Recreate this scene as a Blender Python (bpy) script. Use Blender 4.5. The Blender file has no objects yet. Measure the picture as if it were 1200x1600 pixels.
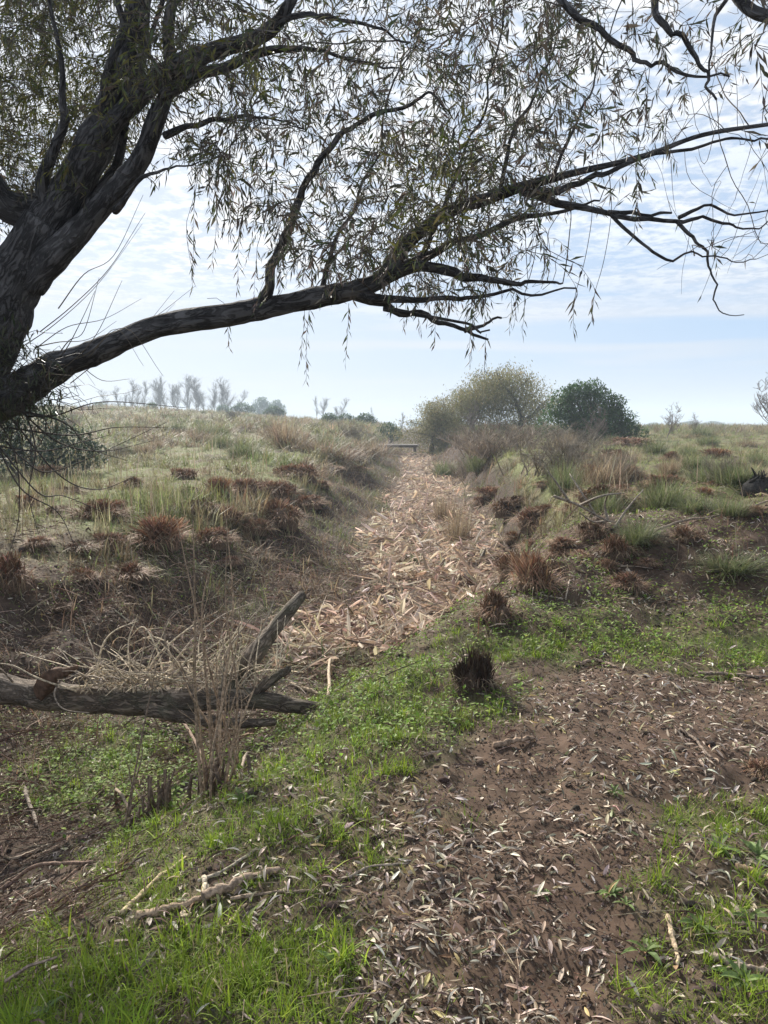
import bpy, math
import numpy as np
from mathutils import Vector

# ---------------------------------------------------------------- camera, sky, sun, exposure
SC = bpy.context.scene
F = 1202.0                      # focal length in photo pixels (1200 x 1600)
PITCH = math.radians(6.45)      # tilted down
CAM = np.array([0.0, 0.0, 1.60])
cd = bpy.data.cameras.new('camera'); cam = bpy.data.objects.new('camera', cd)
SC.collection.objects.link(cam)
cd.sensor_fit = 'VERTICAL'; cd.sensor_height = 24.0; cd.lens = 24.0 * F / 1600.0
cd.clip_start = 0.05; cd.clip_end = 5000
cam.location = CAM; cam.rotation_euler = (math.pi / 2 - PITCH, 0, 0)
SC.camera = cam

SUN_EL, SUN_AZ = math.radians(31), math.radians(-25)   # azimuth from +Y, negative = to the left
SUN_STRENGTH, SKY_STRENGTH, EXPOSURE = 5.0, 0.062, 1.08
W = bpy.data.worlds.new('World'); SC.world = W; W.use_nodes = True
nt = W.node_tree; nt.nodes.clear()
def N(t, nt, **kw):
    n = nt.nodes.new(t)
    for k, v in kw.items(): setattr(n, k, v)
    return n
out = N('ShaderNodeOutputWorld', nt); bg = N('ShaderNodeBackground', nt)
sky = N('ShaderNodeTexSky', nt); sky.sky_type = 'NISHITA'; sky.sun_disc = False
sky.sun_elevation = SUN_EL; sky.sun_rotation = SUN_AZ; sky.air_density = 1.0; sky.dust_density = 1.2; sky.ozone_density = 1.4
tc = N('ShaderNodeTexCoord', nt); sep = N('ShaderNodeSeparateXYZ', nt)
nt.links.new(tc.outputs['Generated'], sep.inputs[0])
def M(op, a, b=None, clamp=False, nt=nt):
    n = N('ShaderNodeMath', nt, operation=op); n.use_clamp = clamp
    for i, v in enumerate((a, b)):
        if v is None: continue
        if isinstance(v, (int, float)): n.inputs[i].default_value = v
        else: nt.links.new(v, n.inputs[i])
    return n.outputs[0]
def MR(v, a, b, c=0.0, d=1.0, nt=nt):
    n = N('ShaderNodeMapRange', nt); n.interpolation_type = 'SMOOTHSTEP'
    nt.links.new(v, n.inputs[0])
    for i, q in enumerate((a, b, c, d)): n.inputs[i + 1].default_value = q
    return n.outputs[0]
z = sep.outputs[2]
zz = M('ADD', M('MAXIMUM', z, 0.0), 0.06)
comb = N('ShaderNodeCombineXYZ', nt)
nt.links.new(M('DIVIDE', sep.outputs[0], zz), comb.inputs[0])
nt.links.new(M('DIVIDE', sep.outputs[1], zz), comb.inputs[1])
def noise(scale, detail, rough, dist=0.0, vec=None, nt=nt):
    n = N('ShaderNodeTexNoise', nt); n.inputs['Scale'].default_value = scale; n.inputs['Detail'].default_value = detail
    n.inputs['Roughness'].default_value = rough; n.inputs['Distortion'].default_value = dist
    if vec is not None: nt.links.new(vec, n.inputs['Vector'])
    return n.outputs[0]
big = noise(0.55, 4, 0.55, 0.4, comb.outputs[0])
cell = noise(6.5, 3, 0.6, 0.35, comb.outputs[0])
fine = noise(17.0, 3, 0.6, 0.3, comb.outputs[0])
cl = M('ADD', M('MULTIPLY', cell, 0.6), M('MULTIPLY', fine, 0.4))
cover = MR(big, 0.34, 0.60)                       # where the cloud sheet is
high = MR(z, 0.10, 0.24)                          # mottled sheet higher up, streaks lower
sheet = MR(cl, 0.36, 0.55, 0.42, 1.0)
f_hi = M('MULTIPLY', M('ADD', M('MULTIPLY', cover, 0.5), 0.5), sheet)
streak_v = N('ShaderNodeMapping', nt); streak_v.inputs['Scale'].default_value = (1.1, 1.1, 17.0)
nt.links.new(tc.outputs['Generated'], streak_v.inputs[0])
f_lo = MR(noise(1.7, 4, 0.5, 0.3, streak_v.outputs[0]), 0.36, 0.64, 0.0, 0.85)
mixf = N('ShaderNodeMix', nt); mixf.data_type = 'FLOAT'
nt.links.new(high, mixf.inputs[0]); nt.links.new(f_lo, mixf.inputs[2]); nt.links.new(f_hi, mixf.inputs[3])
horiz = MR(z, 0.0, 0.13, 0.9, 0.0)               # pale murk near the horizon
# thin cloud lit by the sun: brighter towards the sun's side
sd = (math.sin(SUN_AZ) * math.cos(SUN_EL), math.cos(SUN_AZ) * math.cos(SUN_EL), math.sin(SUN_EL))
dot = N('ShaderNodeVectorMath', nt, operation='DOT_PRODUCT'); dot.inputs[1].default_value = sd
nt.links.new(tc.outputs['Generated'], dot.inputs[0])
glow = MR(dot.outputs['Value'], 0.45, 1.0, 0.0, 1.0)
ccol = N('ShaderNodeMix', nt); ccol.data_type = 'RGBA'
ccol.inputs[6].default_value = (5.2, 5.7, 6.5, 1); ccol.inputs[7].default_value = (8.7, 8.8, 8.95, 1)
nt.links.new(M('ADD', M('MULTIPLY', glow, .45), M('MULTIPLY', M('MULTIPLY', MR(cl, .42, .60, -.1, .85), high), 1.0), True), ccol.inputs[0])
skyg = N('ShaderNodeMix', nt); skyg.data_type = 'RGBA'; skyg.blend_type = 'MIX'
skyg.inputs[0].default_value = 0.8
nt.links.new(sky.outputs[0], skyg.inputs[6]); skyg.inputs[7].default_value = (3.4, 4.9, 7.2, 1)
c1 = N('ShaderNodeMix', nt); c1.data_type = 'RGBA'
nt.links.new(M('MAXIMUM', M('MAXIMUM', mixf.outputs[0], horiz), M('MULTIPLY', glow, 0.55)), c1.inputs[0])
nt.links.new(skyg.outputs[2], c1.inputs[6]); nt.links.new(ccol.outputs[2], c1.inputs[7])
nt.links.new(c1.outputs[2], bg.inputs[0]); bg.inputs[1].default_value = SKY_STRENGTH
nt.links.new(bg.outputs[0], out.inputs[0])

ld = bpy.data.lights.new('sun', 'SUN'); ld.energy = SUN_STRENGTH; ld.angle = math.radians(5); ld.color = (1.0, 0.94, 0.85)
lo = bpy.data.objects.new('sun', ld); SC.collection.objects.link(lo)
lo.rotation_euler = Vector((-sd[0], -sd[1], -sd[2])).to_track_quat('-Z', 'Y').to_euler(); lo.location = (0, 0, 30)
SC.view_settings.view_transform = 'Standard'; SC.view_settings.look = 'None'
SC.view_settings.exposure = EXPOSURE; SC.view_settings.gamma = 1.0
SC.cycles.max_bounces = 8; SC.cycles.volume_bounces = 1; SC.cycles.transparent_max_bounces = 8

# ---------------------------------------------------------------- numeric helpers
rng = np.random.default_rng(11)
SP, CP = math.sin(PITCH), math.cos(PITCH)

def P(px, py, depth):
    """point of the place seen at that spot of the photograph, `depth` metres ahead of the camera"""
    a = (np.asarray(px, float) - 600) / F; b = -(np.asarray(py, float) - 800) / F
    d = np.stack([a, CP + b * SP, -SP + b * CP], -1)
    t = np.asarray(depth, float) / d[..., 1]
    return CAM + d * t[..., None]
def proj(x, y, zc):
    dz = zc - CAM[2]; f = np.maximum(y * CP - dz * SP, 0.3); u = y * SP + dz * CP
    return 600 + F * x / f, 800 - F * u / f
def _h(xi, yi, seed):
    h = (xi.astype(np.int64) * 374761393 + yi.astype(np.int64) * 668265263 + seed * 982451653) & 0xffffffff
    h = ((h ^ (h >> 13)) * 1274126177) & 0xffffffff
    h = ((h ^ (h >> 16)) * 2246822519) & 0xffffffff
    return ((h ^ (h >> 15)) & 0xffffff) / float(0xffffff)
def vn(x, y, s=0):
    x = np.asarray(x, float); y = np.asarray(y, float)
    xi = np.floor(x); yi = np.floor(y); u = x - xi; v = y - yi
    u = u * u * u * (u * (6 * u - 15) + 10); v = v * v * v * (v * (6 * v - 15) + 10)
    return (_h(xi, yi, s) * (1 - u) + _h(xi + 1, yi, s) * u) * (1 - v) + (_h(xi, yi + 1, s) * (1 - u) + _h(xi + 1, yi + 1, s) * u) * v
def fbm(x, y, s=0, o=4):
    a, t, n = 1.0, 0.0, 0.0
    for i in range(o):
        t = t + a * vn(x * 2 ** i + 17.3 * i, y * 2 ** i - 9.1 * i, s + i); n += a; a *= 0.5
    return t / n
def ss(a, b, x):
    t = np.clip((np.asarray(x, float) - a) / (b - a), 0, 1); return t * t * (3 - 2 * t)

# ---------------------------------------------------------------- the lie of the land
YK = np.array([-20, -6, -2, 2, 4, 5, 6, 7, 8.5, 10, 15, 28, 45, 65, 90, 300, 900.])
CK = np.array([-9, -5.8, -4.4, -3.2, -2.65, -2.3, -1.85, -1.15, -0.3, 0.16, 0.72, 1.6, 2.1, 2.7, 3.4, 9, 27])
WL = np.array([2, 2, 2, 2, 2.0, 2.1, 2.3, 2.6, 3.0, 3.3, 3.0, 3.2, 3.2, 3.2, 3.2, 3.2, 3.2])     # floor edge..left rim
WR = np.array([2, 2, 2, 2.0, 2.0, 2.0, 1.9, 1.7, 1.5, 1.3, 1.4, 2.0, 2.4, 2.4, 2.4, 2.4, 2.4])
WF = np.array([.5, .5, .5, .5, .55, .6, .7, .85, 1.05, 1.15, 1.15, 1.3, 1.2, 1.0, .9, .9, .9])
DP = np.array([.7, .7, .7, .75, .75, .75, .78, .85, .9, .95, .95, .95, .9, .75, .4, .1, 0])
def ditch(x, y):
    """-1 on the floor .. 0 on the banks; and the signed distance from the centre line"""
    c = np.interp(y, YK, CK); d = x - c + ss(6, 10, y) * (fbm(x * .35, y * .35, 97) - .5) * 1.3
    wf = np.interp(y, YK, WF)
    w = np.where(d < 0, np.interp(y, YK, WL), np.interp(y, YK, WR))
    return ss(0, 1, (np.abs(d) - wf) / w) - 1, d
def land(x, y):
    x = np.asarray(x, float); y = np.asarray(y, float)
    k, d = ditch(x, y)
    left = ss(-2.0, -5.5, d); right = ss(1.5, 3.0, d)
    base = 0.22 * left * ss(3, 9, y) + right * ss(5.2, 8.3, y + 0.12 * x) * (0.55 + 0.05 * ss(15, 40, y))
    base = base + ss(14, 70, y) * left * 1.0 + ss(35, 130, y) * ss(6, -45, x) * 2.9 + ss(25, 80, y) * right * 0.35 + ss(30, 120, y) * 0.2
    base = base - ss(150, 600, y) * 1.4
    hn = (fbm(x * 0.45, y * 0.45, 3) - 0.5) * 0.22 * (0.25 + 0.75 * ss(5, 9, y)) + (fbm(x * 1.9, y * 1.9, 9) - 0.5) * 0.13 + (fbm(x * 7, y * 7, 21, 3) - 0.5) * 0.045
    base = base + right * ss(4.8, 7, y) * ss(30, 12, y) * ((fbm(x * .8, y * .7, 161) - .5) * .5 + .22 * np.exp(-((x - 3.8) / 2.2) ** 2 - ((y - 7.8) / 1.5) ** 2))
    bank = ss(0, .5, -k) * ss(1.02, .6, -k) * ss(4.5, 7.5, y)
    return base + k * np.interp(y, YK, DP) + hn + bank * ((fbm(x * 1.1, y * .8, 63) - .5) * .55 + (fbm(x * 3.1, y * 2.4, 67, 3) - .5) * .22)
def G(px, py):
    """ground point seen at a spot of the photograph"""
    a = (px - 600) / F; b = -(py - 800) / F
    d = np.array([a, CP + b * SP, -SP + b * CP])
    t = np.geomspace(1.2, 800, 4000)
    q = CAM + d * t[:, None]
    under = np.nonzero(q[:, 2] < land(q[:, 0], q[:, 1]))[0]
    i = under[0] if len(under) else len(t) - 1
    q = q[i].copy(); q[2] = float(land(q[0], q[1])); return q

def poly(px, py, pts):
    pts = np.asarray(pts, float); ins = np.zeros(np.shape(px), bool); j = len(pts) - 1
    for i in range(len(pts)):
        xi, yi = pts[i]; xj, yj = pts[j]
        ins ^= ((yi > py) != (yj > py)) & (px < (xj - xi) * (py - yi) / (yj - yi + 1e-9) + xi); j = i
    return ins
def ell(px, py, L):
    t = np.zeros(np.shape(px))
    for cx, cy, rx, ry, w in L: t = np.maximum(t, w * np.exp(-(((px - cx) / rx) ** 2 + ((py - cy) / ry) ** 2)))
    return t

PATH = [(560, 1700), (610, 1560), (560, 1450), (640, 1380), (600, 1290), (560, 1230), (690, 1190), (800, 1150), (880, 1075), (960, 1055), (1100, 1048), (1300, 1040),
        (1300, 1150), (1180, 1170), (1080, 1210), (1020, 1290), (980, 1380), (960, 1480), (960, 1600), (980, 1700)]
GRASS = [(300, 1545, 340, 80, 1.25), (80, 1575, 220, 70, 1.2), (470, 1560, 140, 60, 1.1), (560, 1500, 90, 60, .95), (470, 1480, 90, 40, .7), (330, 1300, 120, 60, .8), (560, 1210, 130, 60, .7),
         (600, 1120, 130, 70, 1.05), (520, 1140, 100, 70, .9), (640, 1060, 90, 50, .95), (760, 1115, 110, 35, .7), (720, 1280, 80, 35, .7), (480, 1310, 120, 50, .7),
         (250, 1400, 130, 60, .6), (120, 1500, 120, 60, .6), (180, 1180, 130, 55, 1.0), (100, 1240, 100, 40, .9), (900, 1012, 260, 36, 1.0), (1150, 1012, 160, 30, 1.15), (760, 990, 130, 40, .6),
         (1000, 960, 220, 25, .5), (1180, 1070, 40, 20, .5), (1060, 1290, 100, 40, .7), (1180, 1310, 70, 60, .75), (1000, 1390, 70, 40, .6), (1110, 1440, 100, 45, .75), (1180, 1550, 100, 55, .75), (1040, 1550, 70, 40, .5), (420, 1290, 130, 70, .8), (250, 1330, 90, 60, .7), (560, 1330, 90, 40, .6), (440, 1400, 90, 40, .5), (430, 880, 90, 50, .7),
         (880, 1230, 40, 16, .4), (960, 1245, 30, 16, .5), (470, 900, 100, 60, .7), (520, 850, 90, 40, .7), (470, 980, 60, 50, .8), (700, 1010, 90, 25, .5), (420, 1200, 80, 50, .5),
         (640, 1600, 80, 30, .3), (780, 1590, 50, 20, .4), (1090, 1590, 60, 30, .4)]
def fields(x, y):
    """how much soil / green / reed litter / dead litter lies at a ground point"""
    zc = land(x, y); px, py = proj(x, y, zc)
    wx = (fbm(x * 2.3, y * 2.3, 41) - .5) * 130; wy = (fbm(x * 2.3, y * 2.3, 57) - .5) * 75
    sc = np.clip(py - 660, 0, 600) / 500.0
    qx, qy = px + wx * sc, py + wy * sc
    k, d = ditch(x, y)
    near = ss(9.5, 6.5, y)
    path = poly(qx, qy, PATH) * near
    g = ell(qx, qy, GRASS) * near
    g = np.where(y < 1.25, 0.5 * ss(0.45, 0.6, fbm(x * 2, y * 2, 8)), g)
    wf = np.interp(y, YK, WF)
    reed = ss(1.35, 0.8, np.abs(d + 0.2 * (fbm(x, y, 77) - .5) * 4) * np.where((d < 0) & (y < 13), 1.3, 1) / wf) * ss(7.3, 8.6, y + (fbm(x * 1.5, y * 1.5, 5) - .5) * 1.5) * ss(75, 55, y)
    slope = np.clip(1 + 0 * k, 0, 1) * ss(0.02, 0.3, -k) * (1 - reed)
    meadow = ss(7.5, 11, y) * ss(-0.45, -0.1, k)
    return dict(z=zc, px=px, py=py, qx=qx, qy=qy, k=k, d=d, path=path, g=g, reed=reed, slope=slope, meadow=meadow)

# ---------------------------------------------------------------- mesh helpers
COL = SC.collection
class MB:
    def __init__(s): s.v = []; s.q = []; s.t = []; s.c = []; s.n = 0
    def add(s, v, q=None, t=None, c=(1, 1, 1)):
        v = np.asarray(v, float).reshape(-1, 3)
        if q is not None and len(q): s.q.append(np.asarray(q, np.int64).reshape(-1, 4) + s.n)
        if t is not None and len(t): s.t.append(np.asarray(t, np.int64).reshape(-1, 3) + s.n)
        s.c.append(np.broadcast_to(np.asarray(c, float), (len(v), 3))); s.v.append(v); s.n += len(v)
    def mesh(s, name, mat, smooth=False, origin=(0, 0, 0)):
        me = bpy.data.meshes.new(name)
        v = np.concatenate(s.v) - np.asarray(origin, float)
        q = np.concatenate(s.q) if s.q else np.zeros((0, 4), np.int64)
        t = np.concatenate(s.t) if s.t else np.zeros((0, 3), np.int64)
        me.vertices.add(len(v)); me.vertices.foreach_set('co', v.astype(np.float32).ravel())
        me.loops.add(q.size + t.size); me.polygons.add(len(q) + len(t))
        me.loops.foreach_set('vertex_index', np.concatenate([q.ravel(), t.ravel()]).astype(np.int32))
        ls = np.concatenate([np.arange(len(q)) * 4, q.size + np.arange(len(t)) * 3]).astype(np.int32)
        me.polygons.foreach_set('loop_start', ls)
        me.polygons.foreach_set('use_smooth', np.full(len(ls), smooth))
        me.update(calc_edges=True)
        ca = me.color_attributes.new('Col', 'FLOAT_COLOR', 'POINT')
        c = np.concatenate(s.c); ca.data.foreach_set('color', np.concatenate([c, np.ones((len(c), 1))], 1).astype(np.float32).ravel())
        me.materials.append(mat); return me
    def obj(s, name, mat, parent=None, smooth=False, origin=(0, 0, 0)):
        o = bpy.data.objects.new(name, s.mesh(name, mat, smooth, origin)); COL.objects.link(o)
        if parent is not None: o.parent = parent
        elif any(origin): o.location = origin
        return o
def thing(name, label, cat, loc=(0, 0, 0), group=None):
    o = bpy.data.objects.new(name, None); COL.objects.link(o); o.empty_display_size = 0.1
    o.location = loc; return tag(o, label, cat, group)
def tag(o, label, cat, group=None):
    o['label'] = label; o['category'] = cat
    if group: o['group'] = group
    return o
def dup(root, loc, rz=0.0, sc=(1, 1, 1), label=None, group=None):
    r = root.copy(); COL.objects.link(r); r.location = loc; r.rotation_euler = (0, 0, rz); r.scale = sc
    if label: r['label'] = label
    if group: r['group'] = group
    for ch in list(root.children):
        c = ch.copy(); COL.objects.link(c); c.parent = r
        for g in list(ch.children):
            d = g.copy(); COL.objects.link(d); d.parent = c
    return r
def kind(o, k): o['kind'] = k; return o

def smooth_path(p, r, k=6):
    p = np.asarray(p, float); r = np.asarray(r, float); n = len(p)
    if n < 3: 
        t = np.linspace(0, 1, k + 1)[:, None]; return p[0] * (1 - t) + p[1] * t, r[0] * (1 - t[:, 0]) + r[1] * t[:, 0]
    e = np.concatenate([[2 * p[0] - p[1]], p, [2 * p[-1] - p[-2]]]); P_, R_ = [], []
    for i in range(n - 1):
        a, b, c, d = e[i:i + 4]
        for t in np.arange(k) / k:
            P_.append(.5 * (2 * b + (c - a) * t + (2 * a - 5 * b + 4 * c - d) * t * t + (3 * b - a - 3 * c + d) * t ** 3)); R_.append(r[i] * (1 - t) + r[i + 1] * t)
    P_.append(p[-1]); R_.append(r[-1]); return np.array(P_), np.array(R_)
def tube(mb, p, r, n=6, c=(1, 1, 1), rough=0.0, tip=True, seed=0, grain=False):
    p = np.asarray(p, float); r = np.asarray(r, float); m = len(p)
    if m < 2: return
    t = np.gradient(p, axis=0); t /= np.linalg.norm(t, axis=1)[:, None] + 1e-12
    u = np.cross(t[0], [0.31, 0.17, 0.93]); u /= np.linalg.norm(u) + 1e-9
    U = np.empty((m, 3))
    for i in range(m):
        u = u - t[i] * (u @ t[i]); u = u / (np.linalg.norm(u) + 1e-9); U[i] = u
    V = np.cross(t, U); a = np.arange(n) * 2 * np.pi / n
    rr = r[:, None] * np.ones(n)
    if rough:
        s = np.cumsum(np.r_[0, np.linalg.norm(np.diff(p, axis=0), axis=1)])
        sx = (s / (r.mean() * 2.2))[:, None] + 0 * a; ax = np.cos(a) * 1.3 + 0 * sx; ay = np.sin(a) * 1.3
        rr = rr * (1 + rough * (fbm(ax * 2 + sx * .35 + seed, ay * 2 + sx * .2, 5, 3) - .5) * 2)
    v = p[:, None] + (np.cos(a)[None, :, None] * U[:, None] + np.sin(a)[None, :, None] * V[:, None]) * rr[..., None]
    i, j = np.meshgrid(np.arange(m - 1), np.arange(n), indexing='ij'); k = (j + 1) % n
    q = np.stack([i * n + j, i * n + k, (i + 1) * n + k, (i + 1) * n + j], -1).reshape(-1, 4)
    vv = v.reshape(-1, 3); tr = []
    if grain:    # along-the-limb coordinates for the bark
        sl = np.cumsum(np.r_[0, np.linalg.norm(np.diff(p, axis=0), axis=1)]) + seed * 3.1
        gc = np.stack([r[:, None] * np.cos(a), r[:, None] * np.sin(a), sl[:, None] + 0 * a], -1).reshape(-1, 3); c = np.concatenate([gc, gc[-1:], gc[:1]]) if tip else gc
    if tip:
        vv = np.concatenate([vv, [p[-1] + t[-1] * r[-1] * .6], [p[0] - t[0] * r[0] * .3]]); e = m * n
        for j in range(n):
            tr.append(((m - 1) * n + j, (m - 1) * n + (j + 1) % n, e)); tr.append(((j + 1) % n, j, e + 1))
    mb.add(vv, q, tr, c)
def rotz(a): 
    c, s, o, i = np.cos(a), np.sin(a), np.zeros_like(a), np.ones_like(a)
    return np.stack([np.stack([c, -s, o], -1), np.stack([s, c, o], -1), np.stack([o, o, i], -1)], -2)
def rotx(a):
    c, s, o, i = np.cos(a), np.sin(a), np.zeros_like(a), np.ones_like(a)
    return np.stack([np.stack([i, o, o], -1), np.stack([o, c, -s], -1), np.stack([o, s, c], -1)], -2)
def roty(a):
    c, s, o, i = np.cos(a), np.sin(a), np.zeros_like(a), np.ones_like(a)
    return np.stack([np.stack([c, o, s], -1), np.stack([o, i, o], -1), np.stack([-s, o, c], -1)], -2)
def inst(mb, T, pos, R, S, col, tint=None):
    """copies of template T=(verts, quads, tris) merged into mb; S (n,) or (n,3), col (n,3)"""
    v, q, t = T; n = len(pos); nv = len(v)
    if n == 0: return
    S = np.asarray(S, float); S = S[:, None] * np.ones(3) if S.ndim == 1 else S
    out = np.einsum('nij,nvj->nvi', R, v[None] * S[:, None]) + pos[:, None]
    c = np.repeat(col[:, None], nv, 1)
    if tint is not None: c = c * tint[None, :, None] if tint.ndim == 1 else c * tint[None]
    off = (np.arange(n) * nv)[:, None, None]
    mb.add(out.reshape(-1, 3), (q[None] + off).reshape(-1, 4) if q is not None else None, (t[None] + off).reshape(-1, 3) if t is not None else None, c.reshape(-1, 3))
def blade_T(bend=0.5, w=0.03, seg=3):
    s = np.linspace(0, 1, seg + 1); an = bend * s
    y = np.cumsum(np.r_[0, np.sin(an[1:]) / seg]); zz_ = np.cumsum(np.r_[0, np.cos(an[1:]) / seg])
    wd = w * (1 - s ** 1.6) * np.where(s == 0, .7, 1); v = []; q = []
    for i in range(seg): v += [(-wd[i] / 2, y[i], zz_[i]), (wd[i] / 2, y[i], zz_[i])]
    v.append((0, y[-1], zz_[-1])); n = len(v)
    for i in range(seg - 1): q.append((2 * i, 2 * i + 1, 2 * i + 3, 2 * i + 2))
    return np.array(v), np.array(q), np.array([(n - 3, n - 2, n - 1)])
def leaf_T(w=0.2, curl=0.12, fold=0.25, twist=0.0):
    """lance-shaped leaf, length 1 along +Y, folded along its midrib"""
    ys = np.array([0, .22, .5, .78, 1.0]); ws = np.array([0.05, .8, 1.0, .62, 0.0]) * w / 2
    v = []; q = []; t = []
    for yv, ww in zip(ys, ws):
        zc = curl * (1 - (2 * yv - 1) ** 2); tw = twist * (yv - .5)
        for sgn in (-1, 0, 1): v.append((sgn * ww * math.cos(tw), yv, zc + abs(sgn) * ww * fold + sgn * ww * math.sin(tw)))
    for i in range(3):
        for j in range(2): q.append((3 * i + j, 3 * i + j + 1, 3 * i + j + 4, 3 * i + j + 3))
    v = v[:12] + [(0, 1, 0)]
    t = [(9, 10, 12), (10, 11, 12)]
    return np.array(v), np.array(q), np.array(t)
def dleaf_T(w=0.2, fold=0.2):   # cheaper leaf for the crown
    v = np.array([(0, 0, 0), (-w / 2, .42, w * fold), (0, .45, 0), (w / 2, .42, w * fold), (0, 1, -0.06)])
    return v, None, np.array([(0, 2, 1), (0, 3, 2), (1, 2, 4), (2, 3, 4)])
def bars_T(n=3):
    a = np.arange(n) * 2 * np.pi / n; ring = np.stack([np.cos(a), 0 * a, np.sin(a)], -1) * .5
    v = np.concatenate([ring + [0, 0, 0], ring * .9 + [0.0, .5, .9], ring * .6 + [0, 1, 0]])
    q = [(k * n + j, k * n + (j + 1) % n, (k + 1) * n + (j + 1) % n, (k + 1) * n + j) for k in range(2) for j in range(n)]
    return v, np.array(q), None
def pick(n, cols, var=0.18, w=None):
    cols = np.asarray(cols, float); i = rng.choice(len(cols), n, p=w)
    return cols[i] * (1 + rng.normal(0, var, (n, 1))).clip(.4, 1.8) * (1 + rng.normal(0, var * .25, (n, 3)))
def U(a, b, n): return rng.uniform(a, b, n)
def frustum(n, y0, y1, a=0.0, side=0.60, pad=0.5):
    """n ground positions ahead, density over distance ~ y**a"""
    u = rng.random(n)
    y = y0 * (y1 / y0) ** u if abs(a + 1) < 1e-6 else (y0 ** (a + 1) + u * (y1 ** (a + 1) - y0 ** (a + 1))) ** (1 / (a + 1))
    return rng.uniform(-1, 1, n) * (side * y + pad), y

# ---------------------------------------------------------------- materials
def newmat(name):
    m = bpy.data.materials.new(name); m.use_nodes = True; t = m.node_tree; t.nodes.clear()
    return m, t, N('ShaderNodeOutputMaterial', t)
def vmat(name, rough=0.75, transl=0.0, spec=0.3, nscale=0.0, namt=0.25, bump=0.0, coat=None):
    m, t, o = newmat(name); at = N('ShaderNodeAttribute', t, attribute_name='Col'); col = at.outputs['Color']
    p = N('ShaderNodeBsdfPrincipled', t); p.inputs['Roughness'].default_value = rough; p.inputs['Specular IOR Level'].default_value = spec
    if nscale:
        c = N('ShaderNodeTexCoord', t); nz = noise(nscale, 5, .62, .2, c.outputs['Object'], t)
        f = MR(nz, .3, .7, 1 - namt, 1 + namt, t); mx = N('ShaderNodeVectorMath', t, operation='SCALE')
        t.links.new(col, mx.inputs[0]); t.links.new(f, mx.inputs['Scale']); col = mx.outputs[0]
        if bump:
            b = N('ShaderNodeBump', t); b.inputs['Strength'].default_value = bump; b.inputs['Distance'].default_value = 0.01
            t.links.new(nz, b.inputs['Height']); t.links.new(b.outputs[0], p.inputs['Normal'])
    t.links.new(col, p.inputs['Base Color']); sh = p.outputs[0]
    if transl:
        tr = N('ShaderNodeBsdfTranslucent', t); t.links.new(col, tr.inputs[0]); mx = N('ShaderNodeMixShader', t); mx.inputs[0].default_value = transl
        t.links.new(sh, mx.inputs[1]); t.links.new(tr.outputs[0], mx.inputs[2]); sh = mx.outputs[0]
    t.links.new(sh, o.inputs[0]); return m
def barkmat(name, dark, light, scale=1.0, bump=0.9, moss=0.0):
    m, t, o = newmat(name); p = N('ShaderNodeBsdfPrincipled', t); at = N('ShaderNodeAttribute', t, attribute_name='Col')
    mp = N('ShaderNodeMapping', t); mp.inputs['Scale'].default_value = (1, 1, .28); t.links.new(at.outputs['Vector'], mp.inputs[0])
    v1 = mp.outputs[0]
    r1 = noise(22 * scale, 4, .6, .9, v1, t); r2 = noise(60 * scale, 4, .65, .5, v1, t); r3 = noise(7 * scale, 3, .5, .3, at.outputs['Vector'], t)
    ridge = M('ABSOLUTE', M('SUBTRACT', r1, .5, nt=t), nt=t)
    f1 = MR(ridge, 0.0, .11, 0, 1, t)
    h = M('ADD', M('MULTIPLY', f1, .55, nt=t), M('MULTIPLY', r2, .6, nt=t), nt=t)
    f = M('ADD', MR(h, .25, 1.0, 0, .75, t), MR(r3, .4, .65, -.1, .3, t), True, nt=t); mx = N('ShaderNodeMix', t); mx.data_type = 'RGBA'
    mx.inputs[6].default_value = (*dark, 1); mx.inputs[7].default_value = (*light, 1); t.links.new(f, mx.inputs[0]); col = mx.outputs[2]
    if moss:
        m2 = N('ShaderNodeMix', t); m2.data_type = 'RGBA'; t.links.new(MR(noise(5, 4, .6, .2, at.outputs['Vector'], t), .48, .62, 0, moss, t), m2.inputs[0]); t.links.new(col, m2.inputs[6]); m2.inputs[7].default_value = (.085, .095, .055, 1); col = m2.outputs[2]
    b = N('ShaderNodeBump', t); b.inputs['Strength'].default_value = bump; b.inputs['Distance'].default_value = .02
    t.links.new(h, b.inputs['Height']); t.links.new(b.outputs[0], p.inputs['Normal'])
    t.links.new(col, p.inputs['Base Color']); p.inputs['Roughness'].default_value = .9; p.inputs['Specular IOR Level'].default_value = .2
    t.links.new(p.outputs[0], o.inputs[0]); return m
M_GROUND = vmat('ground', .95, 0, .1, 9.0, .35, .6)
M_GRASS = vmat('grass_blade', .6, .42, .18)
M_DRY = vmat('dry_stalk', .75, .28, .2)
M_LEAF = vmat('fallen_leaf', .6, .2, .25)
M_CROWN = vmat('willow_leaf', .5, .42, .35)
M_BUSH = vmat('bush_leaf', .6, .30, .3)
M_WOOD = vmat('dead_wood', .85, 0, .2, 55, .55, .9)
M_BARK = barkmat('willow_bark', (.034, .032, .032), (.135, .13, .13))
M_LOG = barkmat('log_bark', (.078, .060, .046), (.25, .20, .155), 1.4, .9, .35)
M_TWIG = vmat('twig_bark', .85, 0, .2)
M_EARTH = vmat('root_earth', .95, 0, .1, 22, .4, .9)

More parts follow.
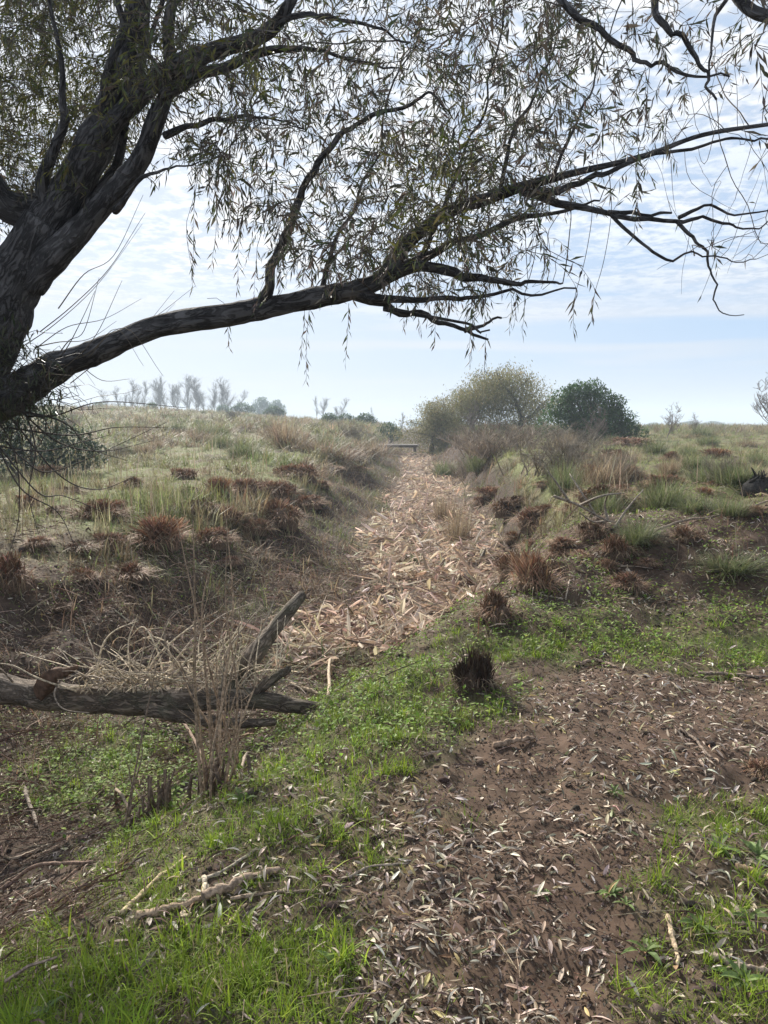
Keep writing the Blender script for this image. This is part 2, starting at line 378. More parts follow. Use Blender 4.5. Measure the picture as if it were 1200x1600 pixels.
# ---------------------------------------------------------------- ground sheet
ys = np.concatenate([np.arange(-14, 1.0, .3), np.arange(1.0, 9, .045), 9 * 1.017 ** np.arange(0, 280)]); ys = ys[ys < 960]
tt = np.linspace(-1, 1, 331); tt = .35 * tt + .65 * tt ** 3
YY = np.repeat(ys[:, None], len(tt), 1); XX = tt[None] * (7 + 0.95 * np.maximum(YY, 0))
fl = fields(XX, YY)
n1 = fbm(XX * 1.3, YY * 1.3, 31); n2 = fbm(XX * 5, YY * 5, 33)
def lerp(a, b, f): return a * (1 - f[..., None]) + b * f[..., None]
A = lambda *c: np.array(c)
c = lerp(A(.060, .041, .030), A(.092, .063, .046), n2)
c = lerp(c, A(.085, .095, .038), np.clip(fl['g'] * 1.1, 0, 1) * ss(.3, .6, n2) * .85)
c = lerp(c, lerp(A(.16, .145, .075), A(.12, .135, .05), ss(.35, .65, n1)), fl['meadow'] * ss(.3, .5, n2 * .5 + n1 * .5) * .9)
c = lerp(c, lerp(A(.09, .066, .05), A(.19, .14, .105), ss(.35, .55, n1)), fl['reed'] * .8)
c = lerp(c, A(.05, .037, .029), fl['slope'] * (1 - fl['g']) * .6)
c = lerp(c, A(.084, .056, .040), fl['path'] * .75)
mb = MB(); nr, nc_ = XX.shape
i, j = np.meshgrid(np.arange(nr - 1), np.arange(nc_ - 1), indexing='ij')
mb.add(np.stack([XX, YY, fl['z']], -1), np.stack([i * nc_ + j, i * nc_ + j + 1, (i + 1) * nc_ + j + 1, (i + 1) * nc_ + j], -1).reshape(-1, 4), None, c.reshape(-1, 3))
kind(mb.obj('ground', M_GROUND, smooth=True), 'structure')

# ---------------------------------------------------------------- the willow overhead
LIMBS = []   # (part name, [(px,py,depth,radius_px)...])
def limb(name, *pts): LIMBS.append((name, pts))
limb('trunk', (-190, 1010, 5.0, 130), (-150, 800, 5.0, 92), (-80, 640, 4.95, 80), (-10, 500, 4.9, 66), (35, 420, 4.85, 58), (75, 350, 4.85, 48))
limb('limb', (70, 355, 4.85, 44), (110, 290, 4.8, 40), (150, 215, 4.75, 36), (185, 140, 4.7, 30), (212, 55, 4.65, 25), (232, -40, 4.6, 22), (270, -180, 4.5, 17), (330, -330, 4.4, 10))
limb('limb', (45, 440, 4.85, 34), (105, 375, 4.75, 27), (165, 312, 4.7, 23), (215, 250, 4.65, 20), (245, 190, 4.6, 17), (265, 120, 4.6, 13), (268, 40, 4.6, 11), (290, -80, 4.5, 8), (320, -200, 4.4, 4))
limb('limb', (125, 250, 4.78, 24), (190, 175, 4.6, 22), (255, 120, 4.5, 20), (330, 85, 4.4, 17), (410, 52, 4.3, 15), (450, 5, 4.2, 12), (490, -80, 4.1, 10), (600, -220, 4.0, 7))
limb('limb', (60, 330, 4.9, 34), (10, 320, 4.8, 30), (-40, 250, 4.7, 24), (-90, 120, 4.6, 18), (-130, -60, 4.5, 10))
limb('limb', (-60, 655, 4.95, 50), (20, 612, 4.85, 42), (90, 574, 4.75, 30), (150, 549, 4.7, 25), (250, 515, 4.6, 23), (350, 491, 4.5, 22), (420, 480, 4.45, 22), (500, 464, 4.4, 21), (560, 453, 4.35, 19), (600, 430, 4.3, 17),
     (640, 385, 4.3, 15), (700, 338, 4.25, 13), (760, 308, 4.2, 12), (820, 297, 4.15, 10), (880, 270, 4.1, 7), (1000, 245, 4.05, 5.5), (1100, 215, 4.0, 4.5), (1210, 193, 4.0, 3.5))
limb('branch', (408, 482, 4.46, 13), (422, 430, 4.4, 11), (440, 375, 4.4, 10), (466, 310, 4.35, 9), (492, 258, 4.3, 8), (530, 206, 4.3, 7), (580, 180, 4.25, 6), (640, 160, 4.25, 5), (672, 149, 4.2, 4), (700, 170, 4.2, 3))
limb('branch', (820, 298, 4.15, 9), (880, 297, 4.1, 7), (930, 284, 4.05, 6), (1000, 255, 4.0, 5), (1100, 224, 3.95, 4), (1150, 218, 3.9, 3.5), (1215, 212, 3.9, 3))
limb('branch', (815, 298, 4.15, 9), (880, 318, 4.2, 7.5), (950, 333, 4.2, 6), (1055, 342, 4.2, 5), (1110, 340, 4.2, 4), (1165, 357, 4.2, 3), (1210, 347, 4.2, 2))
limb('branch', (950, 332, 4.2, 5), (1000, 333, 4.25, 4.5), (1054, 330, 4.3, 4))
limb('branch', (955, 336, 4.2, 4), (1000, 375, 4.1, 3.4), (1050, 400, 4.05, 3), (1100, 396, 4.0, 2.4), (1140, 402, 4.0, 2), (1185, 408, 4.0, 1.5))
limb('branch', (1058, 346, 4.2, 4), (1080, 370, 4.15, 3.2), (1106, 405, 4.1, 2.8), (1124, 445, 4.1, 2.4), (1127, 485, 4.1, 2), (1160, 488, 4.1, 1.3))
limb('branch', (1060, 340, 4.2, 4), (1110, 325, 4.15, 3), (1160, 330, 4.1, 2.5), (1215, 315, 4.1, 2))
limb('branch', (590, 440, 4.3, 13), (650, 408, 4.4, 10), (720, 378, 4.45, 8), (800, 342, 4.5, 7), (880, 327, 4.5, 5), (940, 318, 4.5, 3))
limb('branch', (600, 436, 4.3, 13), (660, 415, 4.15, 12), (730, 432, 4.05, 10), (800, 444, 4.0, 7), (850, 448, 3.95, 4), (880, 440, 3.9, 3))
limb('branch', (560, 458, 4.35, 11), (610, 472, 4.2, 8), (675, 466, 4.1, 6), (740, 460, 4.05, 5), (815, 456, 4.0, 4), (893, 455, 3.95, 3))
limb('branch', (555, 462, 4.35, 11), (610, 480, 4.4, 8), (660, 498, 4.45, 7), (715, 516, 4.5, 6), (762, 526, 4.5, 4))
limb('branch', (725, 517, 4.5, 5), (755, 505, 4.5, 4), (786, 501, 4.5, 3.4))
limb('branch', (600, 482, 4.4, 6), (660, 492, 4.3, 4), (735, 512, 4.3, 3.5), (760, 521, 4.3, 3))
limb('branch', (258, 212, 4.62, 8), (300, 190, 4.5, 6), (350, 178, 4.4, 5), (420, 178, 4.3, 3), (480, 200, 4.2, 2))
limb('branch', (180, 330, 4.65, 8), (196, 300, 4.5, 6), (225, 278, 4.4, 5), (270, 268, 4.3, 3), (330, 255, 4.2, 2))
limb('branch', (255, 150, 4.5, 13), (330, 110, 4.4, 11), (420, 75, 4.4, 9), (500, 78, 4.3, 5), (570, 95, 4.2, 4), (640, 100, 4.1, 2))
limb('branch', (410, 55, 4.3, 8), (470, 25, 4.2, 6), (540, 18, 4.1, 5), (600, 45, 4.0, 4), (640, 70, 3.9, 3))
limb('branch', (75, 340, 4.8, 16), (70, 270, 4.7, 13), (90, 190, 4.6, 10), (95, 100, 4.5, 7), (85, 0, 4.4, 5), (70, -150, 4.3, 3))
limb('branch', (150, 215, 4.7, 16), (170, 110, 4.55, 10), (178, 30, 4.5, 8), (175, -60, 4.45, 6), (150, -200, 4.4, 4))
limb('branch', (112, 366, 4.76, 12), (146, 318, 4.85, 12), (180, 230, 4.9, 10), (215, 120, 4.9, 8), (260, -20, 4.8, 5), (300, -160, 4.8, 3))
limb('branch', (660, 400, 4.3, 6), (700, 300, 4.3, 4), (740, 210, 4.2, 3), (770, 120, 4.1, 2.4), (790, 20, 4.0, 3), (800, -100, 3.9, 2))
limb('branch', (780, 305, 4.2, 5), (800, 230, 4.25, 4), (830, 150, 4.2, 3), (860, 60, 4.1, 2.4), (880, -60, 4.0, 2))
limb('branch', (860, 285, 4.1, 4), (890, 220, 4.0, 3.2), (920, 140, 3.95, 2.6), (960, 60, 3.9, 2), (1000, -40, 3.9, 2))
limb('branch', (500, 463, 4.4, 6), (520, 390, 4.5, 4.4), (560, 320, 4.55, 3.4), (590, 240, 4.6, 2.6), (610, 150, 4.6, 3), (650, 60, 4.6, 2))
# a high limb that arches over the view and comes back down into it at the upper right
limb('limb', (300, -260, 4.5, 12), (480, -420, 4.3, 20), (700, -470, 4.1, 18), (900, -380, 3.9, 15), (1060, -160, 3.7, 13), (1160, 0, 3.55, 12), (1205, 45, 3.5, 11), (1290, 130, 3.4, 7))
limb('branch', (700, -470, 4.1, 14), (800, -220, 3.8, 10), (845, -70, 3.6, 9), (885, 0, 3.5, 8), (930, 40, 3.5, 7), (985, 90, 3.5, 6.5), (1010, 105, 3.5, 6), (1060, 115, 3.5, 5), (1134, 118, 3.5, 3.5))
limb('branch', (900, -380, 3.9, 12), (970, -180, 3.6, 9), (1015, -10, 3.5, 8), (1042, 48, 3.5, 7), (1088, 84, 3.5, 6.5), (1100, 130, 3.5, 5), (1118, 156, 3.5, 4))
limb('branch', (1060, -160, 3.7, 9), (1100, -60, 3.6, 6), (1132, 0, 3.5, 5), (1120, 60, 3.5, 4), (1108, 112, 3.45, 3))
root_loc = P(-170, 900, 5.0); root_loc[2] = land(root_loc[0], root_loc[1])
willow = thing('willow_tree', 'large leaning willow on the left bank, its long low limb reaching across the view', 'tree', root_loc)
SKEL = []
for li, (nm, pts) in enumerate(LIMBS):
    a = np.array(pts, float); w = P(a[:, 0], a[:, 1], a[:, 2]); r = a[:, 3] * a[:, 2] / F * (.74 if nm != 'branch' else .8)
    if nm == 'trunk': w[0] = [w[0][0], w[0][1], land(w[0][0], w[0][1]) - .25]
    if len(w) > 3:
        w[1:-1] += rng.normal(0, .012, (len(w) - 2, 3))
    sp, sr = smooth_path(w, r, 7 if nm != 'branch' else 5)
    kn = fbm(np.arange(len(sp)) * .5 + li * 9, np.zeros(len(sp)), li, 3) - .5
    sr = sr * (1 + .3 * kn)
    if nm == 'branch':
        ww_ = np.stack([fbm(np.arange(len(sp)) * .33 + li * 5 + 40 * k, np.zeros(len(sp)), 7, 3) - .5 for k in range(3)], -1); sp = sp + ww_ * .06 * ss(0, 6, np.arange(len(sp)))[:, None]; sr = sr * np.linspace(1, .55, len(sr))
    mb = MB(); tube(mb, sp, sr, 18 if nm != 'branch' else 9, rough=.13 if nm != 'branch' else .10, seed=li * 3.7, grain=True)
    mb.obj(nm, M_BARK, willow, True, root_loc)
    if nm == 'trunk': continue
    L = np.cumsum(np.r_[0, np.linalg.norm(np.diff(sp, axis=0), axis=1)]); m = max(3, int(L[-1] / .06)); s = np.linspace(0, L[-1], m)
    SKEL.append(np.stack([np.interp(s, L, sp[:, k]) for k in range(3)], -1))
SKEL = np.concatenate(SKEL)

def crown_weight(px, py):
    w = np.zeros(len(px))
    w[poly(px, py, [(-250, -500), (330, -500), (310, 40), (250, 160), (200, 250), (120, 310), (60, 330), (-250, 430)])] = 1.35
    b = poly(px, py, [(250, -500), (900, -500), (920, 0), (985, 180), (900, 260), (800, 400), (700, 440), (560, 440), (500, 420), (430, 400), (370, 330), (320, 290), (280, 230), (250, 150)])
    w[b] = np.maximum(w[b], .55)
    w = np.maximum(w, ell(px, py, [(690, 300, 150, 130, 1.25), (600, 250, 120, 110, .9), (800, 200, 120, 110, .8), (400, 110, 80, 60, .9), (560, 380, 90, 60, .9), (700, 440, 120, 40, .75)]) * (py < 470))
    cc = poly(px, py, [(850, -500), (1300, -500), (1300, 60), (1130, 150), (1010, 240), (960, 320), (850, 300)]); w[cc] = np.maximum(w[cc], .30)
    e = poly(px, py, [(960, 150), (1260, 80), (1260, 420), (1040, 420)]); w[e] = np.maximum(w[e], .14)
    w = np.where(py < -60, w * .22, w)
    return w
nA = 9000; apx = U(-250, 1300, nA * 3); apy = U(-480, 480, nA * 3)
keep = rng.random(nA * 3) < crown_weight(apx, apy) * .8; apx, apy = apx[keep], apy[keep]
adep = 4.6 - .0006 * apx + rng.normal(0, .55, len(apx)) + 1.15 * ss(330, 120, apx); ATT = P(apx, apy, np.clip(adep, 3.0, 6.9))
ATT = ATT[rng.permutation(len(ATT))[:6400]]
nodes = [*SKEL]; par = [-1] * len(SKEL)
NB = SKEL.copy(); d2 = ((ATT[:, None, :] - NB[None]) ** 2).sum(-1); near = d2.argmin(1); nd = np.sqrt(d2.min(1)); del d2
alive = nd > .10; STEP = .065
for it in range(70):
    act = alive & (nd < 1.1)
    if not act.any(): break
    idx = near[act]; dv = ATT[act] - np.array(nodes)[idx]; dv /= np.linalg.norm(dv, axis=1)[:, None] + 1e-9
    uq, inv = np.unique(idx, return_inverse=True); acc = np.zeros((len(uq), 3)); np.add.at(acc, inv, dv)
    acc += rng.normal(0, .35, acc.shape); acc /= np.linalg.norm(acc, axis=1)[:, None] + 1e-9
    nw = np.array(nodes)[uq] + acc * STEP; base = len(nodes)
    nodes.extend(nw); par.extend(uq.tolist())
    dd = np.sqrt(((ATT[:, None] - nw[None]) ** 2).sum(-1)); mi = dd.argmin(1); mv = dd.min(1); b = mv < nd
    near[b] = base + mi[b]; nd[b] = mv[b]; alive &= nd > .10
nodes = np.array(nodes); par = np.array(par); n0 = len(SKEL); nN = len(nodes)
kids = [[] for _ in range(nN)]
for i in range(n0, nN): kids[par[i]].append(i)
r2 = np.zeros(nN)
for i in range(nN - 1, n0 - 1, -1):
    if not kids[i]: r2[i] = .0013 ** 2.3
    if par[i] >= n0: r2[par[i]] += r2[i]
rad = np.minimum(r2 ** (1 / 2.3), .014)
mb = MB()
starts = [(p, k) for p in range(n0) for k in kids[p]]
TWC = A(.06, .048, .04)
while starts:
    p, k = starts.pop(); ch = [p, k]
    while kids[ch[-1]]:
        ks = sorted(kids[ch[-1]], key=lambda q: -rad[q]); starts += [(ch[-1], q) for q in ks[1:]]; ch.append(ks[0])
    pp = nodes[ch].copy(); rr = rad[ch].copy(); rr[0] = rr[1]
    if len(pp) > 3: pp[1:-1] = .25 * pp[:-2] + .5 * pp[1:-1] + .25 * pp[2:]
    tube(mb, pp, rr, 4 if rr[1] < .004 else 6, TWC)
# hanging leafy shoots
LT = [dleaf_T(.15, .25), dleaf_T(.19, .1), dleaf_T(.12, .5)]
lp, ld_, lsz, lc = [], [], [], []
def shoot(p0, d0, L, leafy=1.0, droop=1.0, cols=None):
    m = max(4, int(L / .035)); p = [np.array(p0, float)]; d = np.array(d0, float); d /= np.linalg.norm(d)
    for k in range(m):
        d = d + np.array([0, 0, -.16 * droop]) + rng.normal(0, .06, 3); d /= np.linalg.norm(d); p.append(p[-1] + d * L / m)
    p = np.array(p); tube(mb, p, np.linspace(.0016, .0007, len(p)), 3, TWC)
    nl = int(L / .021)
    for k in range(nl):
        if rng.random() > leafy: continue
        s = (k + .8) / nl * (len(p) - 1); i = min(int(s), len(p) - 2); q = p[i] + (p[i + 1] - p[i]) * (s - i); td = p[i + 1] - p[i]; td /= np.linalg.norm(td)
        sd_ = np.cross(td, rng.normal(0, 1, 3)); sd_ /= np.linalg.norm(sd_) + 1e-9
        dd = td * .75 + sd_ * rng.uniform(.35, .9) + np.array([0, 0, -.35]); lp.append(q); ld_.append(dd / np.linalg.norm(dd)); lsz.append(rng.uniform(.05, .088) * (1 - .3 * k / nl))
sx, sy = proj(nodes[:, 0], nodes[:, 1], nodes[:, 2])
wts = crown_weight(sx, sy)
for i in range(n0, nN):
    term = not kids[i]
    pr = (1.0 if term else .34) * np.clip(wts[i] * 1.65, 0, 1)
    bare = (sx[i] > 1020 and sy[i] > 150)
    if rng.random() < pr * (.25 if bare else 1):
        dv = nodes[i] - nodes[par[i]]
        for rp in range(1 + (rng.random() < wts[i] * .9) + (rng.random() < wts[i] * .5)): shoot(nodes[i], dv / (np.linalg.norm(dv) + 1e-9) + rng.normal(0, .5, 3), rng.uniform(.10, .32), .9)
    elif bare and term:
        dv = nodes[i] - nodes[par[i]]; shoot(nodes[i], dv / (np.linalg.norm(dv) + 1e-9), rng.uniform(.1, .3), .04, .2)
for x0, y0, L, dep in [(484, 478, .42, 4.4), (476, 485, .30, 4.4), (545, 474, .32, 4.35), (356, 500, .16, 4.5), (740, 525, .16, 4.5), (680, 505, .12, 4.4), (900, 455, .2, 3.95), (820, 458, .2, 4.), (930, 455, .15, 3.95), (760, 522, .2, 4.4),
                       (306, 270, .55, 4.2), (292, 345, .36, 4.2), (338, 330, .3, 4.3), (375, 350, .34, 4.1), (402, 385, .26, 4.3), (440, 400, .2, 4.3), (352, 290, .22, 4.0)]:
    if y0 < 470:   # hung from a long thin twig off the branches above
        top = P(x0 + 25, y0 - 120, dep); mid = P(x0 + 14, y0 - 50, dep); bt = P(x0, y0, dep); k = np.argmin(((SKEL - top) ** 2).sum(1))
        sp, sr = smooth_path([SKEL[k], (SKEL[k] + top) / 2 + [0, 0, .05], top, mid, bt], [.003, .0026, .002, .002, .0016], 5); tube(mb, sp, sr, 4, TWC)
    shoot(P(x0, y0, dep), [-.12 if y0 < 470 else -.03, 0, -1], L, .9, 1.0)
mb.obj('twigs', M_TWIG, willow, True, root_loc)
lp = np.array(lp); ld_ = np.array(ld_); lsz = np.array(lsz); nl = len(lp)
nrm = rng.normal(0, 1, (nl, 3)); side = np.cross(ld_, nrm); side /= np.linalg.norm(side, axis=1)[:, None]; nrm = np.cross(side, ld_)
R = np.stack([side, ld_, nrm], -1)
lx, ly = proj(lp[:, 0], lp[:, 1], lp[:, 2])
lc = pick(nl, [(.075, .075, .05), (.095, .08, .065), (.06, .075, .035), (.11, .09, .07)], .22)
oli = rng.random(nl) < np.clip(ell(lx, ly, [(120, 150, 200, 200, .75), (680, 290, 90, 110, .5), (420, 120, 60, 60, .5), (330, 60, 120, 80, .45)]) , 0, 1)
lc[oli] = pick(int(oli.sum()), [(.11, .115, .03), (.085, .10, .03), (.14, .13, .04)], .2)
mb = MB(); ti = rng.integers(0, 3, nl)
for k in range(3):
    s = ti == k; inst(mb, LT[k], lp[s], R[s], lsz[s], lc[s])
mb.obj('crown', M_CROWN, willow, False, root_loc)
print('willow nodes', nN - n0, 'leaves', nl)
# thin bare sprouts round the foot of the low limb, and drooping twigs under it
mb = MB(); mbl = MB()
for k in range(15):
    x0, y0 = rng.uniform(20, 110), rng.uniform(470, 610); an = rng.uniform(-1.0, .35); L = rng.uniform(80, 260)
    pts = [(x0 + L * t * math.cos(an), y0 + L * t * math.sin(an) + 60 * t * t * rng.uniform(-1.4, 1.4)) for t in (0, .3, .65, 1)]
    w = P([p[0] for p in pts], [p[1] for p in pts], 4.75 - np.array([0, .1, .25, .4]) * rng.uniform(-.5, 2)); sp, sr = smooth_path(w, [.004, .003, .002, .001], 6); tube(mb, sp, sr, 4, A(.12, .10, .075))
for pts in [((20, 640), (80, 650), (160, 628), (290, 637)), ((10, 668), (110, 680), (180, 668), (262, 668)), ((30, 640), (90, 690), (160, 705), (240, 688)), ((35, 630), (55, 700), (45, 770), (60, 835)), ((15, 650), (90, 740), (150, 765), (210, 745)),
            ((40, 650), (70, 655), (65, 690), (35, 720)), ((0, 700), (60, 770), (100, 775), (160, 800)), ((25, 640), (100, 660), (140, 700), (200, 720)), ((10, 690), (40, 720), (90, 735), (260, 660)), ((-20, 660), (30, 760), (90, 800), (120, 860)),
            ((-40, 690), (60, 705), (130, 690), (170, 680)), ((-30, 620), (20, 700), (30, 800), (10, 880))]:
    w = P([p[0] for p in pts], [p[1] for p in pts], np.array([4.7, 4.5, 4.4, 4.3])); sp, sr = smooth_path(w, [.006, .0045, .003, .0015], 7); tube(mb, sp, sr, 5, A(.055, .045, .038))
    for q in sp[10::3]:
        if rng.random() < .35: mbl.add(*_l) if False else inst(mbl, LT[0], np.array([q]), rotz(U(0, 6.3, 1)) @ rotx(np.array([-1.2])), np.array([.05]), pick(1, [(.09, .075, .05)]))
mb.obj('sprouts', M_TWIG, willow, True, root_loc)
# leafy tangle of suckers at the trunk
pp = P(U(-140, 95, 900), U(505, 690, 900) + rng.normal(0, 12, 900), U(4.35, 5.1, 900)); px_, py_ = proj(pp[:, 0], pp[:, 1], pp[:, 2])
ok = ((px_ - 20) * .45 + py_ < 680) & (py_ > 470 + np.maximum(px_, -20) * 1.2); pp = pp[ok]; n = len(pp)
for k in range(0, n, 6):
    sp = pp[k] + np.cumsum(np.r_[np.zeros((1, 3)), rng.normal(0, .05, (5, 3)) + [.05, -.02, -.015]], 0); tube(mbl, sp, np.linspace(.003, .001, 6), 3, A(.05, .042, .035))
ii = np.repeat(np.arange(n), 3); q = pp[ii] + rng.normal(0, .05, (len(ii), 3))
inst(mbl, LT[0], q, rotz(U(0, 6.3, len(ii))) @ rotx(rng.normal(-.6, .5, len(ii))), U(.05, .09, len(ii)), pick(len(ii), [(.05, .065, .035), (.07, .075, .04), (.06, .05, .04)]))
mbl.obj('suckers', M_CROWN, willow, False, root_loc)

# ---------------------------------------------------------------- the fallen log and the dead shrub in front of it
lg = P(100, 1100, 4.7)
log = thing('fallen_log', 'mossy grey fallen log lying across the hollow beneath the willow', 'log', lg)
def logpart(name, pts, parent, mat=M_LOG, n=14, rough=.14, col=(1, 1, 1), orig=lg):
    a = np.array(pts, float); w = P(a[:, 0], a[:, 1], a[:, 2]); r = a[:, 3] * a[:, 2] / F
    sp, sr = smooth_path(w, r, 8); sr = sr * (1 + .3 * (fbm(np.arange(len(sp)) * .6, np.zeros(len(sp)) + a[0, 0], 4, 3) - .5))
    mb = MB(); tube(mb, sp, sr, n, col, rough, True, a[0, 0], mat is M_LOG); return mb.obj(name, mat, parent, True, orig)
logpart('trunk', [(-120, 1050, 4.9, 26), (-20, 1072, 4.8, 24), (70, 1086, 4.75, 24), (160, 1094, 4.7, 21), (250, 1096, 4.65, 22), (330, 1092, 4.62, 19), (400, 1093, 4.6, 14), (470, 1104, 4.6, 12), (540, 1112, 4.6, 9), (585, 1116, 4.6, 4)], log, n=20)
logpart('branch', [(352, 1085, 4.64, 16), (382, 1042, 4.75, 17), (415, 1000, 4.9, 14), (448, 958, 5.05, 11), (472, 930, 5.2, 8)], log)
logpart('branch', [(230, 1108, 4.55, 12), (300, 1122, 4.5, 10), (370, 1130, 4.5, 9), (430, 1128, 4.5, 6)], log, n=9)
logpart('branch', [(395, 1085, 4.6, 9), (425, 1062, 4.6, 8), (452, 1045, 4.65, 6)], log, n=9)
logpart('stub', [(66, 1085, 4.68, 15), (74, 1066, 4.64, 14), (86, 1053, 4.6, 11), (102, 1050, 4.58, 7), (120, 1042, 4.56, 4)], log, vmat('broken_wood', .9, 0, .15, 30, .4, .8), 12, .55, (.10, .062, .042))
mb = MB(); PALE = A(.56, .47, .34); GREY = A(.34, .28, .22)
TW = [((255, 1085), (265, 1050), (300, 1000), (350, 960), (400, 940)), ((250, 1090), (235, 1040), (290, 985), (340, 955)), ((150, 1060), (160, 1010), (180, 985), (216, 970)), ((95, 1062), (85, 1085), (100, 1108), (140, 1114)), ((262, 1065), (285, 1040), (308, 1010)),
      ((100, 1075), (200, 1066), (270, 1066), (340, 1066)), ((180, 1075), (220, 1100), (245, 1130), (246, 1180)), ((210, 1090), (200, 1010), (215, 960)), ((255, 1090), (250, 1030), (225, 980), (200, 1000)), ((345, 1080), (355, 1020), (385, 975), (410, 945)), ((350, 1080), (365, 1010), (378, 975), (372, 955)),
      ((240, 1060), (300, 1030), (370, 985)), ((300, 1080), (260, 1010), (270, 960), (345, 930)), ((120, 1080), (60, 1060), (20, 1040), (-20, 1035)), ((310, 1085), (290, 1030), (240, 995), (190, 1015)), ((380, 1075), (395, 1015), (420, 960), (430, 930)), ((330, 1080), (310, 1020), (320, 960)), ((200, 1080), (240, 1040), (330, 1035), (430, 1050)), ((20, 1065), (0, 1045), (-20, 1040))]
for k, pts in enumerate(TW):
    a = np.array(pts, float); w = P(a[:, 0], a[:, 1], 4.62 + np.linspace(0, rng.uniform(-.25, .45), len(a))); sp, sr = smooth_path(w, np.linspace((.012 if k in (4, 6) else .0078), .002, len(a)), 6); tube(mb, sp, sr, 5, (PALE if k % 3 else GREY) * rng.uniform(.8, 1.15))
for k in range(150):
    x0 = rng.uniform(120, 440); an = rng.uniform(-2.7, -.5); L = rng.uniform(40, 150); pts = [(x0 + L * t * math.cos(an), 1085 - rng.uniform(0, 30) * (1 - t) + L * t * math.sin(an) + 25 * t * t) for t in (0, .35, .7, 1)]
    w = P([p[0] for p in pts], [p[1] for p in pts], 4.62 + np.array([0, .1, .25, .4]) * rng.uniform(-1, 1.2)); sp, sr = smooth_path(w, [.0048, .004, .003, .0015], 5); tube(mb, sp, sr, 4, (PALE, GREY, PALE * .7)[k % 3])
mb.obj('twigs', M_WOOD, log, True, lg)

def stems_shrub(name, label, cx, by, spread, stems, tops, col, dens=1):
    g0 = G(cx, by); th = thing(name, label, 'shrub', g0); mb = MB(); d0 = g0[1]
    for k in range(stems):
        bx = cx + rng.normal(0, spread); tx, ty = tops[k % len(tops)]; tx += rng.normal(0, 22); ty += rng.normal(0, 30) + 140 * (rng.random() ** 2)
        b = g0 + [(bx - cx) * d0 / F, rng.normal(0, .06), -.04]; t_ = P(tx, ty, d0 + rng.normal(.1, .2)); m1 = b * .65 + t_ * .35 + rng.normal(0, .03, 3); m2 = b * .3 + t_ * .7 + rng.normal(0, .03, 3)
        sp, sr = smooth_path([b, m1, m2, t_], np.array([.008, .006, .004, .0015]) * rng.uniform(.6, 1.3), 6); cc = col * rng.uniform(.7, 1.3); tube(mb, sp, sr, 5, cc)
        for q in range(int(4 * dens)):
            i = rng.integers(5, len(sp) - 2); dv = rng.normal(0, 1, 3) * [1, .5, .3] + [0, 0, 1.2]; dv /= np.linalg.norm(dv); L = rng.uniform(.06, .22); e = sp[i] + dv * L
            tube(mb, [sp[i], (sp[i] + e) / 2 + rng.normal(0, .012, 3), e], [.0022, .0017, .0008], 3, cc)
    mb.obj('stems', M_WOOD, th, True, g0)
    for k in range(22):
        mb = MB(); a = rng.uniform(0, 6.28); rr = abs(rng.normal(0, spread * 1.1)) * d0 / F; b = g0 + [rr * math.cos(a), rr * math.sin(a) * .7, 0]; b[2] = land(b[0], b[1]) - .03; h = rng.uniform(.06, .26); e = b + [rng.normal(0, .03), rng.normal(0, .03), h]
        tube(mb, [b, (b + e) / 2 + rng.normal(0, .006, 3), e], [.010 * rng.uniform(.5, 1.2)] * 2 + [.007 * rng.uniform(.5, 1.2)], 6, A(.13, .095, .07) * rng.uniform(.6, 1.2), .2); mb.obj('stub', M_WOOD, th, True, g0)
    return th
stems_shrub('dead_shrub', 'dead shrub with tall bare tan stems standing before the fallen log', 335, 1245, 30, 17, [(335, 930), (340, 800), (285, 800), (350, 900), (310, 960), (380, 870), (300, 1000), (395, 1010), (345, 1050), (420, 960), (270, 960)], A(.27, .2, .14))
stems_shrub('dead_shrub', 'short ragged dead shrub stump with a few broken stems, nearest to the camera', 245, 1275, 26, 8, [(245, 1120), (200, 1080), (290, 1150), (232, 1160), (260, 1190)], A(.16, .12, .09), .4)

